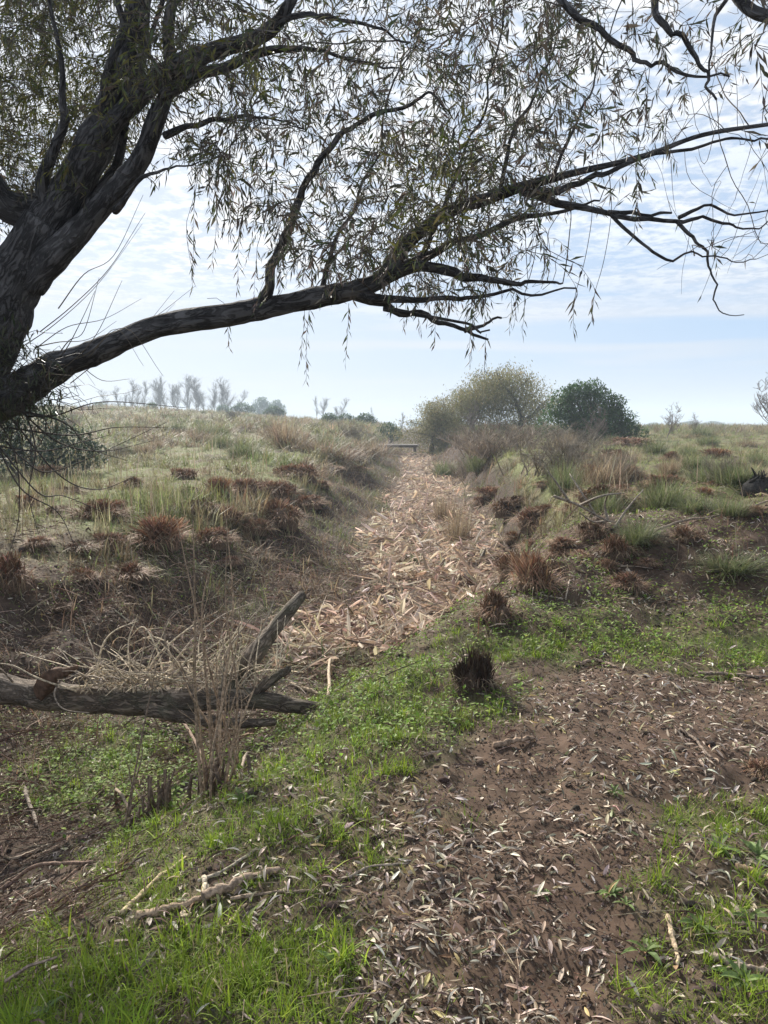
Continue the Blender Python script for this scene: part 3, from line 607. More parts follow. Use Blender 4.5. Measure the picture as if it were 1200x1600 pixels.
# ---------------------------------------------------------------- cut tussocks
def tussock_proto(seed, lean=0.0, tall=1.0, shade=1.0):
    """unit size: about 1 wide and 1 high"""
    global rng
    old = rng; rng = np.random.default_rng(seed)
    a = np.linspace(0, 2 * np.pi, 15)[:-1]; rows = []
    for h, r in ((-.25, .46), (0, .45), (.2, .40), (.38, .30), (.5, .12)): rows.append(np.stack([np.cos(a) * r * (1 + rng.normal(0, .13, 14)), np.sin(a) * r * (1 + rng.normal(0, .13, 14)), h + rng.normal(0, .035, 14)], -1))
    v = np.concatenate(rows); q = [(k * 14 + j, k * 14 + (j + 1) % 14, (k + 1) * 14 + (j + 1) % 14, (k + 1) * 14 + j) for k in range(4) for j in range(14)]
    v = np.concatenate([v, [[0, 0, .53]]]); t = [(56 + j, 56 + (j + 1) % 14, 70) for j in range(14)]
    m1 = MB(); m1.add(v, q, t, A(.12, .085, .06) * (.6 if seed == 1 else 1)); mound = m1.mesh('root_mound', M_EARTH, True)
    m2 = MB(); nk = 11; ca = U(0, 6.28, nk); cr = np.sqrt(U(.02, 1, nk)) * .40; kx, ky = cr * np.cos(ca), cr * np.sin(ca); kh = (U(.2, .85, nk) if seed > 1 else U(.4, .95, nk)) * tall; kt = U(.55, 1.3, nk); ln_ = .05 if seed == 1 else .16; lx_, ly_ = rng.normal(0, ln_, nk) + kx * (.08 if seed == 1 else .35), rng.normal(0, ln_, nk) + ky * (.08 if seed == 1 else .35)
    PAL = [tuple(q * shade for q in u) for u in [(.29, .185, .12), (.38, .25, .165), (.19, .125, .085), (.46, .33, .23), (.28, .15, .095)]]
    n = 520; k_ = rng.integers(0, nk, n); bx = kx[k_] + rng.normal(0, .075, n); by_ = ky[k_] + rng.normal(0, .075, n); rr = np.hypot(bx, by_); base = np.stack([bx, by_, np.maximum(.40 - 1.0 * rr ** 2, -.1)], -1)
    hh = (kh[k_] * U(.7, 1.05, n) - base[:, 2] * .4).clip(.12, 1.2); sp_ = .17 if seed == 1 else .30; dx_ = lx_[k_] + rng.normal(0, sp_, n); dy_ = ly_[k_] + rng.normal(0, sp_, n)
    inst(m2, bars_T(), base, rotz(np.arctan2(-dx_, dy_)) @ rotx(np.pi / 2 - np.hypot(dx_, dy_)), np.stack([U(.02, .042, n), hh, U(.02, .03, n)], -1), pick(n, PAL, .2) * kt[k_, None])
    n = 380; th = U(0, 6.28, n); rr = np.sqrt(U(.05, 1, n)) * .55; pos = np.stack([rr * np.cos(th), rr * np.sin(th), np.maximum(.36 - .9 * rr ** 2, 0)], -1)
    T = [blade_T(.9, .045, 3), blade_T(1.7, .04, 4), blade_T(2.4, .035, 4)]; ti = rng.integers(0, 3, n); cols = pick(n, PAL + [(.34, .26, .17), (.28, .2, .13)], .2)
    for k in range(3):
        q_ = ti == k; inst(m2, T[k], pos[q_], rotz(th - np.pi / 2 + rng.normal(0, .7, n))[q_] @ rotx(-U(.2, 1.1, n))[q_], U(.25, .7, n)[q_], cols[q_])
    rng = old
    return mound, m2.mesh('stalks', M_DRY)
TP = [tussock_proto(s, tall=tl, shade=(.27, .8, 1.15, .65, 1.2, 1.0, .9)[min(s, 7) - 1]) for s, tl in ((1, 1.0), (2, .8), (3, 1.1), (4, .6), (5, .8), (6, .7), (8, .9))]
def tussock(px, by, w, h, label, group=None, v=None, rot=None):
    g = G(px, by); sc = g[1] / F; v = 1 + (int(px) * 3 + int(by)) % 6 if v is None else v
    t = thing('grass_tussock', label, 'tussock', g, group); t.rotation_euler = (0, 0, rng.uniform(0, 6.28) if rot is None else rot)
    a_ = rng.uniform(.72, 1.0); t.scale = (w * sc * a_, w * sc * .72 / a_ * rng.uniform(.9, 1.3), h * sc * (.92 if v == 0 else .8 if group is None else rng.uniform(.4, .9))); t.scale *= (rng.uniform(.7, 1.2) if group else 1)
    for nm, me in zip(('root_mound', 'stalks'), TP[v]):
        o = bpy.data.objects.new(nm, me); COL.objects.link(o); o.parent = t
    return t
for a in [(743, 1076, 70, 68, 'lone dark brown cut tussock standing in the green grass beside the path', None, 0),
          (802, 905, 50, 58, 'ragged cut tussock at the ditch edge just above the earth lump'), (835, 918, 62, 70, 'spiky reddish tussock, right one of the pair at the ditch edge', None, 2),
          (772, 968, 62, 70, 'grey earthy tussock slumping down the ditch side behind the lone dark one', None, 1), (730, 920, 56, 36, 'low round dark clod sitting at the end of the reed litter', None, 3),
          (922, 842, 46, 52, 'upright rusty tussock on the right bank in front of the green broom'), (965, 866, 56, 44, 'broad rusty tussock at the foot of the green broom on the right bank'),
          (792, 800, 58, 44, 'brown tussock on the ditch rim below the grey brush'), (838, 822, 64, 46, 'dark spreading tussock halfway down the right ditch rim'), (828, 862, 40, 34, 'small dark tussock directly above the spiky pair'),
          (286, 748, 50, 30, 'flat dark red tussock alone on the short green turf of the left field'), (206, 762, 42, 26, 'small red brown tussock left of the flat one on the turf'), (245, 850, 84, 58, 'wide shaggy rust tussock in the middle of the left slope'),
          (152, 810, 66, 46, 'rust tussock high on the left slope near the willow'), (432, 778, 58, 48, 'large rusty tussock at the left rim above the dark slope'), (386, 772, 54, 44, 'brown tussock leaning beside the large rusty one on the left rim'),
          (462, 748, 62, 40, 'sprawling straw topped tussock behind the left rim'), (15, 915, 70, 80, 'tall brown tussock cut by the left edge of the picture'), (978, 918, 56, 40, 'low brown tussock on the bare slope above the green strip'),
          (1190, 1210, 50, 44, 'orange brown tussock at the right edge beside the path'), (960, 722, 46, 40, 'pale red tussock on the far right bank top'), (1148, 740, 48, 34, 'rusty tussock in the turf near the black stump'), (940, 782, 66, 46, 'matted pinkish tussock behind the dead branch'),
          (985, 697, 70, 24, 'long low pinkish tussock in front of the dark green bush'), (1075, 842, 46, 28, 'small rust tussock at the top of the bare right slope')]:
    tussock(*a)
for px, by, w, h in [(185, 802, 46, 36), (310, 800, 60, 40), (352, 815, 60, 44), (275, 800, 44, 30), (120, 860, 60, 44), (330, 850, 70, 50), (395, 830, 60, 44), (440, 815, 50, 40), (200, 900, 60, 40), (60, 850, 56, 44), (90, 800, 50, 36), (500, 760, 50, 34), (520, 735, 46, 30), (170, 850, 50, 36), (40, 790, 50, 40), (480, 790, 46, 34), (130, 905, 50, 34), (360, 880, 50, 30), (90, 950, 50, 36), (300, 770, 40, 26), (340, 775, 44, 30), (545, 715, 44, 26), (560, 735, 40, 26), (70, 745, 44, 30), (110, 770, 40, 26)]:
    tussock(px, by, w, h, 'brown cut tussock among many along the left slope and rim', 'tussocks along the left bank')
for px, by, w, h in [(800, 845, 34, 24), (870, 870, 36, 26), (905, 870, 34, 24), (945, 890, 34, 24), (1020, 850, 36, 24), (785, 880, 34, 26), (1120, 760, 34, 24), (965, 770, 38, 28), (850, 760, 36, 26), (770, 775, 44, 34), (815, 785, 40, 28), (855, 800, 36, 30), (895, 800, 40, 30), (1010, 770, 44, 30), (880, 850, 40, 30), (985, 745, 50, 30), (920, 745, 44, 30), (1010, 880, 40, 28), (860, 890, 40, 30), (1040, 760, 40, 30), (1100, 775, 36, 26), (1175, 800, 40, 28), (905, 715, 36, 26), (1050, 720, 36, 22), (1120, 715, 36, 22), (750, 790, 34, 26)]:
    tussock(px, by, w, h, 'brown cut tussock among many on the right bank top', 'tussocks along the right bank')

# ---------------------------------------------------------------- sticks and branches on the ground
def stick(name, label, pts, rpx, col, cat='stick', lift=0.0, group=None, rough=.15, forks=0, taper=.6):
    g = [G(x, y) for x, y in pts]
    sc = np.mean([q[1] for q in g]) / F
    w = np.array(g); n = len(w); tq = np.linspace(0, 1, 9); ln = w[0] + (w[-1] - w[0]) * tq[:, None]; up_ = np.max(land(ln[:, 0], ln[:, 1]) - ln[:, 2]); fr_ = np.linspace(0, 1, n); w[:, 2] = w[0, 2] + (w[-1, 2] - w[0, 2]) * fr_ + min(max(up_ * .75, 0), .05) + rpx * sc * .6 + lift; r = np.linspace(rpx, rpx * taper, n) * sc
    sp, sr = smooth_path(w, r * .8, 9); jj = np.arange(len(sp)); sp = sp + np.stack([fbm(jj * .45 + pts[0][0] + 30 * k, 0 * jj, 7, 3) - .5 for k in range(3)], -1) * rpx * sc * .9
    knot = np.zeros(len(sp)); knot[rng.integers(2, len(sp) - 2, 3)] = rng.uniform(.15, .45, 3); sr = sr * (1 + knot)
    mb = MB(); tube(mb, sp, sr, 9, col, .22, True, pts[0][0] * 1.7)
    for k in range(2):
        i = rng.integers(3, len(sp) - 2); dv = rng.normal(0, 1, 3) + [0, 0, .5]; e = sp[i] + dv / np.linalg.norm(dv) * sr[i] * rng.uniform(1.6, 4); tube(mb, [sp[i], e], [sr[i] * .45, sr[i] * .25], 5, col * .9)
    for k in range(forks):
        i = rng.integers(2, len(sp) - 1); dv = (sp[i] - sp[i - 1]); dv /= np.linalg.norm(dv) + 1e-9; dv = dv + rng.normal(0, .6, 3) * [1, 1, .3] + [0, 0, .35]; e = sp[i] + dv * rng.uniform(8, 30) * sc * 1.5
        tube(mb, [sp[i], (sp[i] + e) / 2 + rng.normal(0, .01, 3), e], np.array([.5, .4, .2]) * sr[i], 5, col)
    o = mb.obj(name, M_WOOD, None, True, sp[0]); tag(o, label, cat, group); return o
ST = [([(192, 1430), (240, 1388), (290, 1343)], 6, (.42, .33, .2), 'pale split stick with a slanting cut end, lying left of the stick heap'), ([(215, 1440), (270, 1424), (325, 1408)], 9, (.3, .22, .15), 'thick tan stick at the left of the stick heap'), ([(318, 1408), (370, 1388), (435, 1364)], 10, (.27, .2, .145), 'thickest brown stick at the right of the stick heap'),
      ([(319, 1375), (320, 1395), (318, 1424)], 6, (.5, .42, .31), 'short pale chip standing crosswise over the stick heap'), ([(284, 1430), (293, 1450), (301, 1472)], 7, (.42, .34, .24), 'short pale stick pointing to the camera below the stick heap'), ([(310, 1382), (355, 1360), (402, 1330)], 4, (.36, .31, .24), 'thin grey straight stick above the stick heap'),
      ([(355, 1455), (368, 1435), (384, 1415)], 5, (.3, .23, .15), 'small tan stick at the right foot of the stick heap'), ([(360, 1410), (420, 1400), (490, 1397)], 4, (.25, .19, .14), 'thin brown stick running right out of the stick heap'), ([(1043, 1436), (1052, 1470), (1060, 1512)], 6, (.42, .32, .21), 'straight tan stick among leaves beside the weed rosette'),
      ([(980, 893), (992, 912), (1008, 936)], 3.2, (.5, .42, .33), 'straight bleached stick on the bare right slope'), ([(816, 925), (846, 930), (880, 941)], 1.7, (.36, .3, .23), 'thin bleached stick lying below the spiky tussock pair'), ([(890, 912), (886, 928), (884, 942)], 1.6, (.38, .31, .24), 'short upright looking stick right of the spiky tussock pair'),
      ([(1018, 834), (1070, 822), (1130, 806), (1205, 784)], 2.6, (.2, .155, .12), 'long brown pole lying across the right slope top'), ([(1112, 1500), (1150, 1512), (1205, 1526)], 8, (.28, .22, .17), 'thick dull stick at the bottom right under weed leaves'), ([(-10, 1350), (35, 1342), (88, 1318)], 3.5, (.36, .29, .22), 'thin straight stick on the dark litter at the left edge'),
      ([(36, 1230), (44, 1258), (58, 1292)], 5, (.2, .165, .13), 'mossy grey stick leaning down beside the green weeds at left'), ([(180, 1252), (186, 1272), (214, 1292)], 4, (.26, .2, .14), 'bent tan root stick beside the ragged stump'), ([(376, 1222), (384, 1200), (402, 1182)], 3.5, (.28, .22, .165), 'curved pale stick beside the tall dead shrub'),
      ([(1062, 1142), (1082, 1160), (1112, 1188)], 4, (.17, .13, .1), 'dark curved stick lying on the path near its bend'), ([(772, 1168), (800, 1165), (832, 1158)], 6, (.24, .17, .12), 'short brown stick at the edge of the path'), ([(640, 1412), (680, 1400), (722, 1384)], 3, (.2, .155, .12), 'thin dark twig lying on the bare soil of the path'),
      ([(1148, 1358), (1175, 1366), (1206, 1378)], 6, (.42, .28, .17), 'orange tan reed stalk at the right edge of the path'), ([(455, 1072), (470, 1078), (500, 1090)], 5, (.36, .28, .19), 'pale cut stalk beside the thin end of the log'), ([(513, 1095), (516, 1080), (518, 1062)], 3, (.38, .3, .21), 'pale stalk poking up beside the end of the log'),
      ([(20, 1420), (90, 1385), (160, 1330)], 4, (.2, .13, .09), 'long reddish stick running down the dark left slope'), ([(0, 1395), (60, 1372), (150, 1352)], 5, (.17, .115, .085), 'thick dark stick half buried on the left slope'), ([(250, 1125), (290, 1170), (322, 1205)], 4, (.17, .115, .08), 'brown stick leaning under the log'),
      ([(540, 1375), (580, 1362), (640, 1350)], 3, (.3, .25, .2), 'thin grey twig in the leaf litter near the middle'), ([(905, 1040), (930, 1038), (962, 1044)], 4, (.22, .16, .12), 'short brown stick where grass meets the path'), ([(1090, 1055), (1140, 1058), (1200, 1062)], 4, (.2, .15, .12), 'long dull stick on the far side of the path bend')]
for pts, r, c_, lab in ST: stick('stick', lab, pts, r, A(*c_))
# ---------------------------------------------------------------- broom shrubs, dry weeds, bare brush
def broom_proto(seed, cols, n=420, spread=.5, bend=.5, w=.018, leafy=0):
    global rng
    old = rng; rng = np.random.default_rng(seed); m = MB(); rr = np.sqrt(rng.random(n)) * .22; th = U(0, 6.28, n)
    pos = np.stack([rr * np.cos(th), rr * np.sin(th), -.03 + 0 * rr], -1); cl_ = rng.integers(0, 9, n); off = rng.normal(0, .16, (9, 3)) * [1, 1, 0]; pos += off[cl_]
    yaw = th - np.pi / 2 + rng.normal(0, .7, n); tilt = -np.abs(rng.normal(0, spread, n)); S = U(.35, 1.0, n)
    T = [blade_T(bend * .4, w, 3), blade_T(bend, w, 3), blade_T(bend * 1.8, w, 4)]; ti = rng.integers(0, 3, n); c_ = pick(n, cols, .2)
    for k in range(3):
        s = ti == k; inst(m, T[k], pos[s], rotz(yaw[s]) @ rotx(tilt[s]), S[s], c_[s])
    if leafy:
        k = rng.integers(0, n, leafy); h = rng.random(leafy) ** .6 * .9; q = np.stack([rng.normal(0, .2, leafy) * (1 + h), rng.normal(0, .2, leafy) * (1 + h), h], -1)
        inst(m, dleaf_T(.3), q, rotz(U(0, 6.3, leafy)) @ rotx(rng.normal(.3, .6, leafy)), U(.05, .1, leafy), pick(leafy, cols, .2))
    rng = old; return m.mesh('shrub_stems', M_GRASS)
def brush_proto(seed, cols):
    """bare much-branched brush, about 1 wide and 1 high"""
    g = np.random.default_rng(seed); m = MB()
    for k in range(46):
        a = g.uniform(0, 6.28); b = np.array([g.normal(0, .2), g.normal(0, .2), -.03]); d = np.array([math.cos(a) * g.uniform(.1, .65), math.sin(a) * g.uniform(.1, .65), 1.0]); L = g.uniform(.4, 1.0); c_ = A(*cols[g.integers(0, len(cols))]) * g.uniform(.7, 1.25); p = [b]
        for q in range(5): d = d + g.normal(0, .13, 3); p.append(p[-1] + d / np.linalg.norm(d) * L / 5)
        p = np.array(p); tube(m, p, np.linspace(.008, .002, 6), 4, c_)
        for q in range(9):
            i = g.integers(1, 5); e = (p[i] - p[i - 1]); e = e / np.linalg.norm(e) + g.normal(0, .5, 3) + [0, 0, .3]; e *= g.uniform(.12, .3) / np.linalg.norm(e); p2 = p[i] + e; tube(m, [p[i], p[i] + e * .5 + g.normal(0, .015, 3), p2], [.004, .003, .0015], 3, c_ * g.uniform(.8, 1.2))
            for w_ in range(2): tube(m, [p[i] + e * .5, p[i] + e * .5 + (e / np.linalg.norm(e) + g.normal(0, .6, 3)) * g.uniform(.05, .14)], [.0025, .0012], 3, c_)
    return m.mesh('shrub_stems', M_TWIG)
GG = [(.12, .145, .06), (.16, .175, .085), (.095, .12, .05), (.2, .2, .12)]
DD = [(.25, .19, .125), (.19, .14, .09), (.31, .25, .17), (.14, .10, .07)]
PR = {'green': [broom_proto(21, GG, 700), broom_proto(22, GG, 800, .6, .8)], 'dry': [broom_proto(31, DD, 520, .35, .5, .014), broom_proto(32, DD, 600, .55, .9, .014)], 'grey': [brush_proto(41, [(.21, .18, .14), (.16, .14, .11), (.26, .22, .17)]), brush_proto(42, [(.23, .18, .135), (.18, .14, .105), (.28, .22, .165)])]}
def shrub(name, knd, px, by, w, h, label, cat='shrub', group=None, v=0):
    g = G(px, by); sc = g[1] / F; o = bpy.data.objects.new(name, PR[knd][v]); COL.objects.link(o); o.location = g; o.rotation_euler = (0, 0, rng.uniform(0, 6.28))
    o.scale = (w * sc, w * sc, h * sc * 1.05); return tag(o, label, cat, group)
for a in [('broom_shrub', 'green', 1036, 792, 70, 62, 'feathery green broom shrub on the turf of the right bank', 'shrub', None, 0), ('broom_shrub', 'green', 990, 846, 68, 60, 'grey green broom shrub behind the rusty tussocks on the right bank', 'shrub', None, 1), ('broom_shrub', 'green', 1130, 888, 90, 44, 'low green broom shrub on the bare right slope', 'shrub', None, 1),
          ('broom_shrub', 'green', 1085, 800, 64, 40, 'low green shrub tucked right of the feathery broom', 'shrub', None, 1), ('broom_shrub', 'green', 878, 772, 60, 70, 'tall grey green shrub at the foot of the grey brush', 'shrub', None, 0), ('broom_shrub', 'green', 945, 805, 50, 54, 'green shrub growing through the dead branch', 'shrub', None, 0),
          ('broom_shrub', 'green', 1140, 805, 54, 36, 'small green shrub by the long pole at right', 'shrub', None, 0), ('broom_shrub', 'green', 345, 700, 34, 30, 'single dark green bush tuft in the left field', 'shrub', None, 0), ('broom_shrub', 'green', 645, 880, 26, 22, 'green tuft in the reed litter', 'shrub', None, 1),
          ('dry_weed', 'dry', 452, 700, 66, 62, 'tall brown weed clump rising above the left field', 'weed', None, 0), ('dry_weed', 'dry', 440, 690, 60, 50, 'shorter brown weed clump beside the tall one in the left field', 'weed', None, 1), ('dry_weed', 'dry', 520, 720, 90, 50, 'pinkish dry weeds on the left rim of the far ditch', 'weed', None, 1), ('dry_weed', 'dry', 580, 712, 70, 36, 'dry weeds where the far ditch begins', 'weed', None, 0),
          ('dry_weed', 'dry', 715, 850, 50, 80, 'upright dry reeds still standing at the right of the ditch litter', 'reeds', None, 0), ('dry_weed', 'dry', 700, 815, 44, 62, 'smaller stand of dry reeds behind the upright ones', 'reeds', None, 0),
          ('grey_brush', 'grey', 865, 742, 150, 80, 'large bare grey brush spreading on the right bank', 'brush', None, 0), ('grey_brush', 'grey', 770, 715, 110, 56, 'bare brownish brush on the rim right of the far ditch', 'brush', None, 1), ('grey_brush', 'grey', 900, 700, 90, 42, 'thin grey brush in front of the dark green bush', 'brush', None, 0), ('grey_brush', 'grey', 730, 700, 70, 36, 'pale bare brush below the far willows', 'brush', None, 1),
          ('grey_brush', 'grey', 820, 700, 100, 46, 'bare brush between the far willows and the large grey brush', 'brush', None, 1)]:
    shrub(*a)
for k in range(72):
    side_ = rng.random() < .5; px, py = (rng.uniform(90, 560), rng.uniform(636, 715)) if side_ else (rng.uniform(690, 1210), rng.uniform(672, 760)); sz_ = (py - 610) * rng.uniform(.18, .42); kd = rng.choice(['green', 'dry', 'grey', 'green', 'dry'])
    shrub('low_shrub', kd, px, py, sz_ * rng.uniform(1.0, 1.7), sz_, {'green': 'low grey green shrub among many on the rough field', 'dry': 'low brown weed among many on the rough field', 'grey': 'low bare twiggy shrub among many on the rough field'}[kd], 'shrub', {'green': 'green shrubs over the fields', 'dry': 'brown weeds over the fields', 'grey': 'bare shrubs over the fields'}[kd], int(rng.integers(0, 2)))
# dead branch lying on the right bank, several bare arms
g0 = G(950, 830); db = thing('dead_branch', 'forked grey dead branch lying among tussocks on the right bank', 'branch', g0); mb = MB(); d0 = g0[1]
for pts in [((865, 775), (905, 790), (945, 812), (972, 838)), ((905, 790), (940, 775), (975, 770)), ((930, 805), (915, 780), (890, 740)), ((945, 815), (925, 815), (905, 800)), ((960, 825), (980, 795), (1005, 765)), ((890, 785), (870, 755), (855, 735)), ((950, 815), (945, 790), (950, 770))]:
    a = np.array(pts, float); w = P(a[:, 0], a[:, 1], d0 + rng.normal(0, .1, len(a))); w[:, 2] = np.maximum(w[:, 2], land(w[:, 0], w[:, 1]) + .02)
    sp, sr = smooth_path(w, np.linspace(.016, .005, len(a)), 6); tube(mb, sp, sr, 6, A(.22, .185, .15), .2)
mb.obj('boughs', M_WOOD, db, True, g0)
# black stump at the right edge
g0 = G(1188, 766); st = thing('burnt_stump', 'jagged blackened stump at the right edge of the turf', 'stump', g0); sc = g0[1] / F
mb = MB(); tube(mb, [g0 + [0, 0, -.08], g0 + [0, 0, 8 * sc], g0 + [.01, 0, 14 * sc], g0 + [.02, 0, 20 * sc]], np.array([28, 24, 17, 6]) * sc, 22, A(.03, .027, .025), .6); mb.obj('stump_base', M_WOOD, st, True, g0)
mb = MB()
for k in range(46):
    a = rng.uniform(0, 6.28); q_ = rng.uniform(4, 27); b = g0 + [q_ * sc * math.cos(a), q_ * sc * math.sin(a), rng.uniform(4, 16) * sc]; e = b + [rng.normal(0, 9) * sc, rng.normal(0, 9) * sc, rng.uniform(4, 22) * sc]; tube(mb, [b, (b + e) / 2 + rng.normal(0, 1.5, 3) * sc, e], np.array([2.6, 2.0, .8]) * sc * rng.uniform(.5, 1.2), 5, A(.035, .03, .027))
mb.obj('splinters', M_WOOD, st, False, g0)
# slab of old planks across the ditch head
g0 = P(622, 692, 58.0); g0[2] = float(np.max(land(g0[0] + np.array([-1.4, 0, 1.4]), 58.0))) - .15; pb = thing('plank_bridge', 'old grey plank footbridge at the far end of the ditch', 'bridge', g0); sc = g0[1] / F
def plank(name, dx, dy, dz, sx_, sy_, sz_, col, parent):
    m = MB(); v = np.array([(a * sx_ / 2, b * sy_ / 2, c_ * sz_ / 2) for a in (-1, 1) for b in (-1, 1) for c_ in (-1, 1)]) + rng.normal(0, .006, (8, 3)) + [dx, dy, dz]
    m.add(v, [(0, 1, 3, 2), (4, 6, 7, 5), (0, 4, 5, 1), (2, 3, 7, 6), (0, 2, 6, 4), (1, 5, 7, 3)], None, col); o = m.obj(name, M_WOOD, parent); return o
bw = 62 * sc
for k in range(5): plank('plank', rng.normal(0, .04), -.5 + .26 * k, .52 + rng.normal(0, .015), bw * rng.uniform(.95, 1.05), .24, .06, A(.30, .27, .235) * rng.uniform(.8, 1.15), pb)
for s in (-1, 1): plank('beam', 0, s * .42, .41, bw * .97, .14, .15, A(.16, .14, .12), pb)
for s in (-1, 1): plank('support', s * bw * .42, 0, .17, .2, 1.0, .33, A(.14, .12, .1), pb)

# ---------------------------------------------------------------- broad-leaved weeds beside the path
def rosette_proto(seed, n=11):
    global rng
    old = rng; rng = np.random.default_rng(seed); m = MB(); v, q, t = leaf_T(.27, .14, .35)
    an = np.arange(n) * 2.4 + rng.normal(0, .2, n); inst(m, (v, q, t), np.zeros((n, 3)) + [0, 0, .04], rotz(an) @ rotx(U(.0, .5, n)), U(.5, 1.1, n), pick(n, [(.14, .20, .06), (.17, .23, .075), (.11, .16, .05)], .15))
    rng = old; return m.mesh('weed_leaves', M_GRASS)
RP = [rosette_proto(5), rosette_proto(6, 8), rosette_proto(7, 14)]
for k, (px, py, w, lab) in enumerate([(958, 1240, 26, 'small upright bright green weed alone on the path'), (1010, 1490, 60, 'broad weed rosette right of the tan stick'), (1160, 1535, 70, 'largest broad leaved weed at the bottom right corner'), (1120, 1330, 56, 'grey green weed rosette on the right side of the path'), (978, 1416, 34, 'yellowish young weed at the edge of the bare path'), (955, 1400, 44, 'tufted weed left of the yellowish one'),
                                     (1090, 1450, 50, 'weed rosette above the tan stick at right'), (270, 1250, 36, 'pale green weed sprout at the foot of the ragged stump'), (520, 1510, 50, 'dark weed in the grass at the bottom centre'), (1170, 1440, 54, 'green weed at the right edge behind the corner weed'), (700, 1130, 36, 'leafy weed in the grass below the lone tussock'), (1185, 1340, 50, 'weed at the right edge beside the orange reed stalk'),
                                     (380, 1255, 44, 'low broad leaves right of the tall dead shrub'), (850, 1400, 30, 'tiny weed in the middle of the bare path'), (70, 1590, 60, 'broad weed in the lush grass at the bottom left')]):
    g = G(px, py); o = bpy.data.objects.new('weed_rosette', RP[k % 3]); COL.objects.link(o); o.location = g; o.rotation_euler = (rng.normal(0, .1), rng.normal(0, .1), rng.uniform(0, 6)); s = w * g[1] / F * .75; o.scale = (s, s, s); tag(o, lab, 'weed')

# ---------------------------------------------------------------- far trees and bushes
def skeleton(seed, H, spread, levels, up=.5, nb=7, r0=.12, droop=0.0, base=.25, lf=1.0):
    g = np.random.default_rng(seed); out_ = []
    def rec(p, d, L, r, lv):
        m = 6; pts = [p]; dd = d.copy()
        for k in range(m):
            dd = dd + g.normal(0, .12, 3) + np.array([0, 0, (up if lv < levels else up * .4) * .12 - droop * .1 * lv]); dd /= np.linalg.norm(dd); pts.append(pts[-1] + dd * L / m)
        pts = np.array(pts); out_.append((pts, np.linspace(r, r * .35, m + 1), lv))
        if lv >= levels: return
        for k in range(nb if lv else nb + 3):
            s = g.uniform(base if lv == 0 else .2, 1.0); i = min(int(s * m), m - 1); q = pts[i] + (pts[i + 1] - pts[i]) * (s * m - i); a = g.uniform(0, 6.28); side = np.array([math.cos(a), math.sin(a), 0]); nd_ = pts[i + 1] - pts[i]; nd_ /= np.linalg.norm(nd_)
            rec(q, nd_ * (1 - spread) + side * spread + np.array([0, 0, .15]), L * g.uniform(.38, .62) * (lf if lv == 0 else 1) * (1.15 - .4 * s if lv == 0 else 1), r * (1 - .6 * s) * .5, lv + 1)
    rec(np.array([0, 0, -.1]), np.array([g.normal(0, .05), g.normal(0, .05), 1.0]), H * .8, r0, 0); return out_
def tree_proto(seed, H, spread, levels, col_wood, leaf_cols=None, nleaf=0, lsize=.2, droop=0, hang=0, up=.5, nb=7, r0=.12, base=.25, lw=.35, wood=M_TWIG, jit=.35, min_r=0.0, lf=1.0):
    sk = skeleton(seed, H, spread, levels, up, nb, r0, droop, base, lf); a = MB(); b = MB(); g = np.random.default_rng(seed + 99); pts = []
    for p, r, lv in sk:
        (tube(a, p, r, 7, col_wood, .1) if lv <= 0 or (leaf_cols is not None and lv <= 1) else tube(b if leaf_cols is None else a, p, np.maximum(r, min_r), 3, col_wood))
        if lv >= 1: pts.append(p[2:])
    if leaf_cols is not None:
        pts = np.concatenate(pts); q = pts[g.integers(0, len(pts), nleaf)] + g.normal(0, jit, (nleaf, 3)) * [1, 1, .8]
        q[:, 2] -= hang * g.random(nleaf) ** 1.5; q[:, 2] = np.maximum(q[:, 2], .15)
        global rng
        old = rng; rng = g; inst(b, dleaf_T(lw), q, rotz(U(0, 6.3, nleaf)) @ rotx((rng.normal(-1.2, .4, nleaf) if hang else rng.normal(0, .9, nleaf))) @ roty(U(0, 6.3, nleaf)), U(.6, 1.3, nleaf) * lsize, pick(nleaf, leaf_cols, .2)); rng = old
    return a.mesh('trunk', wood), (b.mesh('crown', M_BUSH if leaf_cols is not None else wood))
def plant(name, proto, px, by, depth, hpx, label, cat, group=None, wide=1.0, H=1.0, rot=None, zoff=0):
    x, y = (px - 600) / F * depth, depth; g = np.array([x, y, float(land(x, y)) + zoff])
    t = thing(name, label, cat, g, group); s = hpx * depth / F / H; t.scale = (s * wide, s * wide, s); t.rotation_euler = (0, 0, rng.uniform(0, 6.28) if rot is None else rot)
    for nm, me in zip(('trunk', 'crown'), proto):
        o = bpy.data.objects.new(nm, me); COL.objects.link(o); o.parent = t
    return t
WCOL = [(.24, .22, .10), (.19, .185, .085), (.29, .25, .12), (.16, .155, .07)]
WP = [tree_proto(s, 4.2, .62, 2, A(.1, .085, .07), WCOL, 15000, .14, .35, 1.5, .55, 9, .13, .08, .24, M_TWIG, .22) for s in (101, 102, 103)]
for k, (px, hp, wd, dep, lab) in enumerate([(674, 92, 1.2, 62, 'left and palest of the three drooping willows beyond the ditch'), (738, 98, 1.1, 64, 'middle drooping willow, between the palest one and the tallest one'), (808, 108, 1.2, 62, 'tallest and widest drooping willow, next to the dark green bush')]):
    plant('willow_tree', WP[k], px, 0, dep, hp, lab, 'tree', 'willows beyond the ditch', wd * 1.4, 4.4)
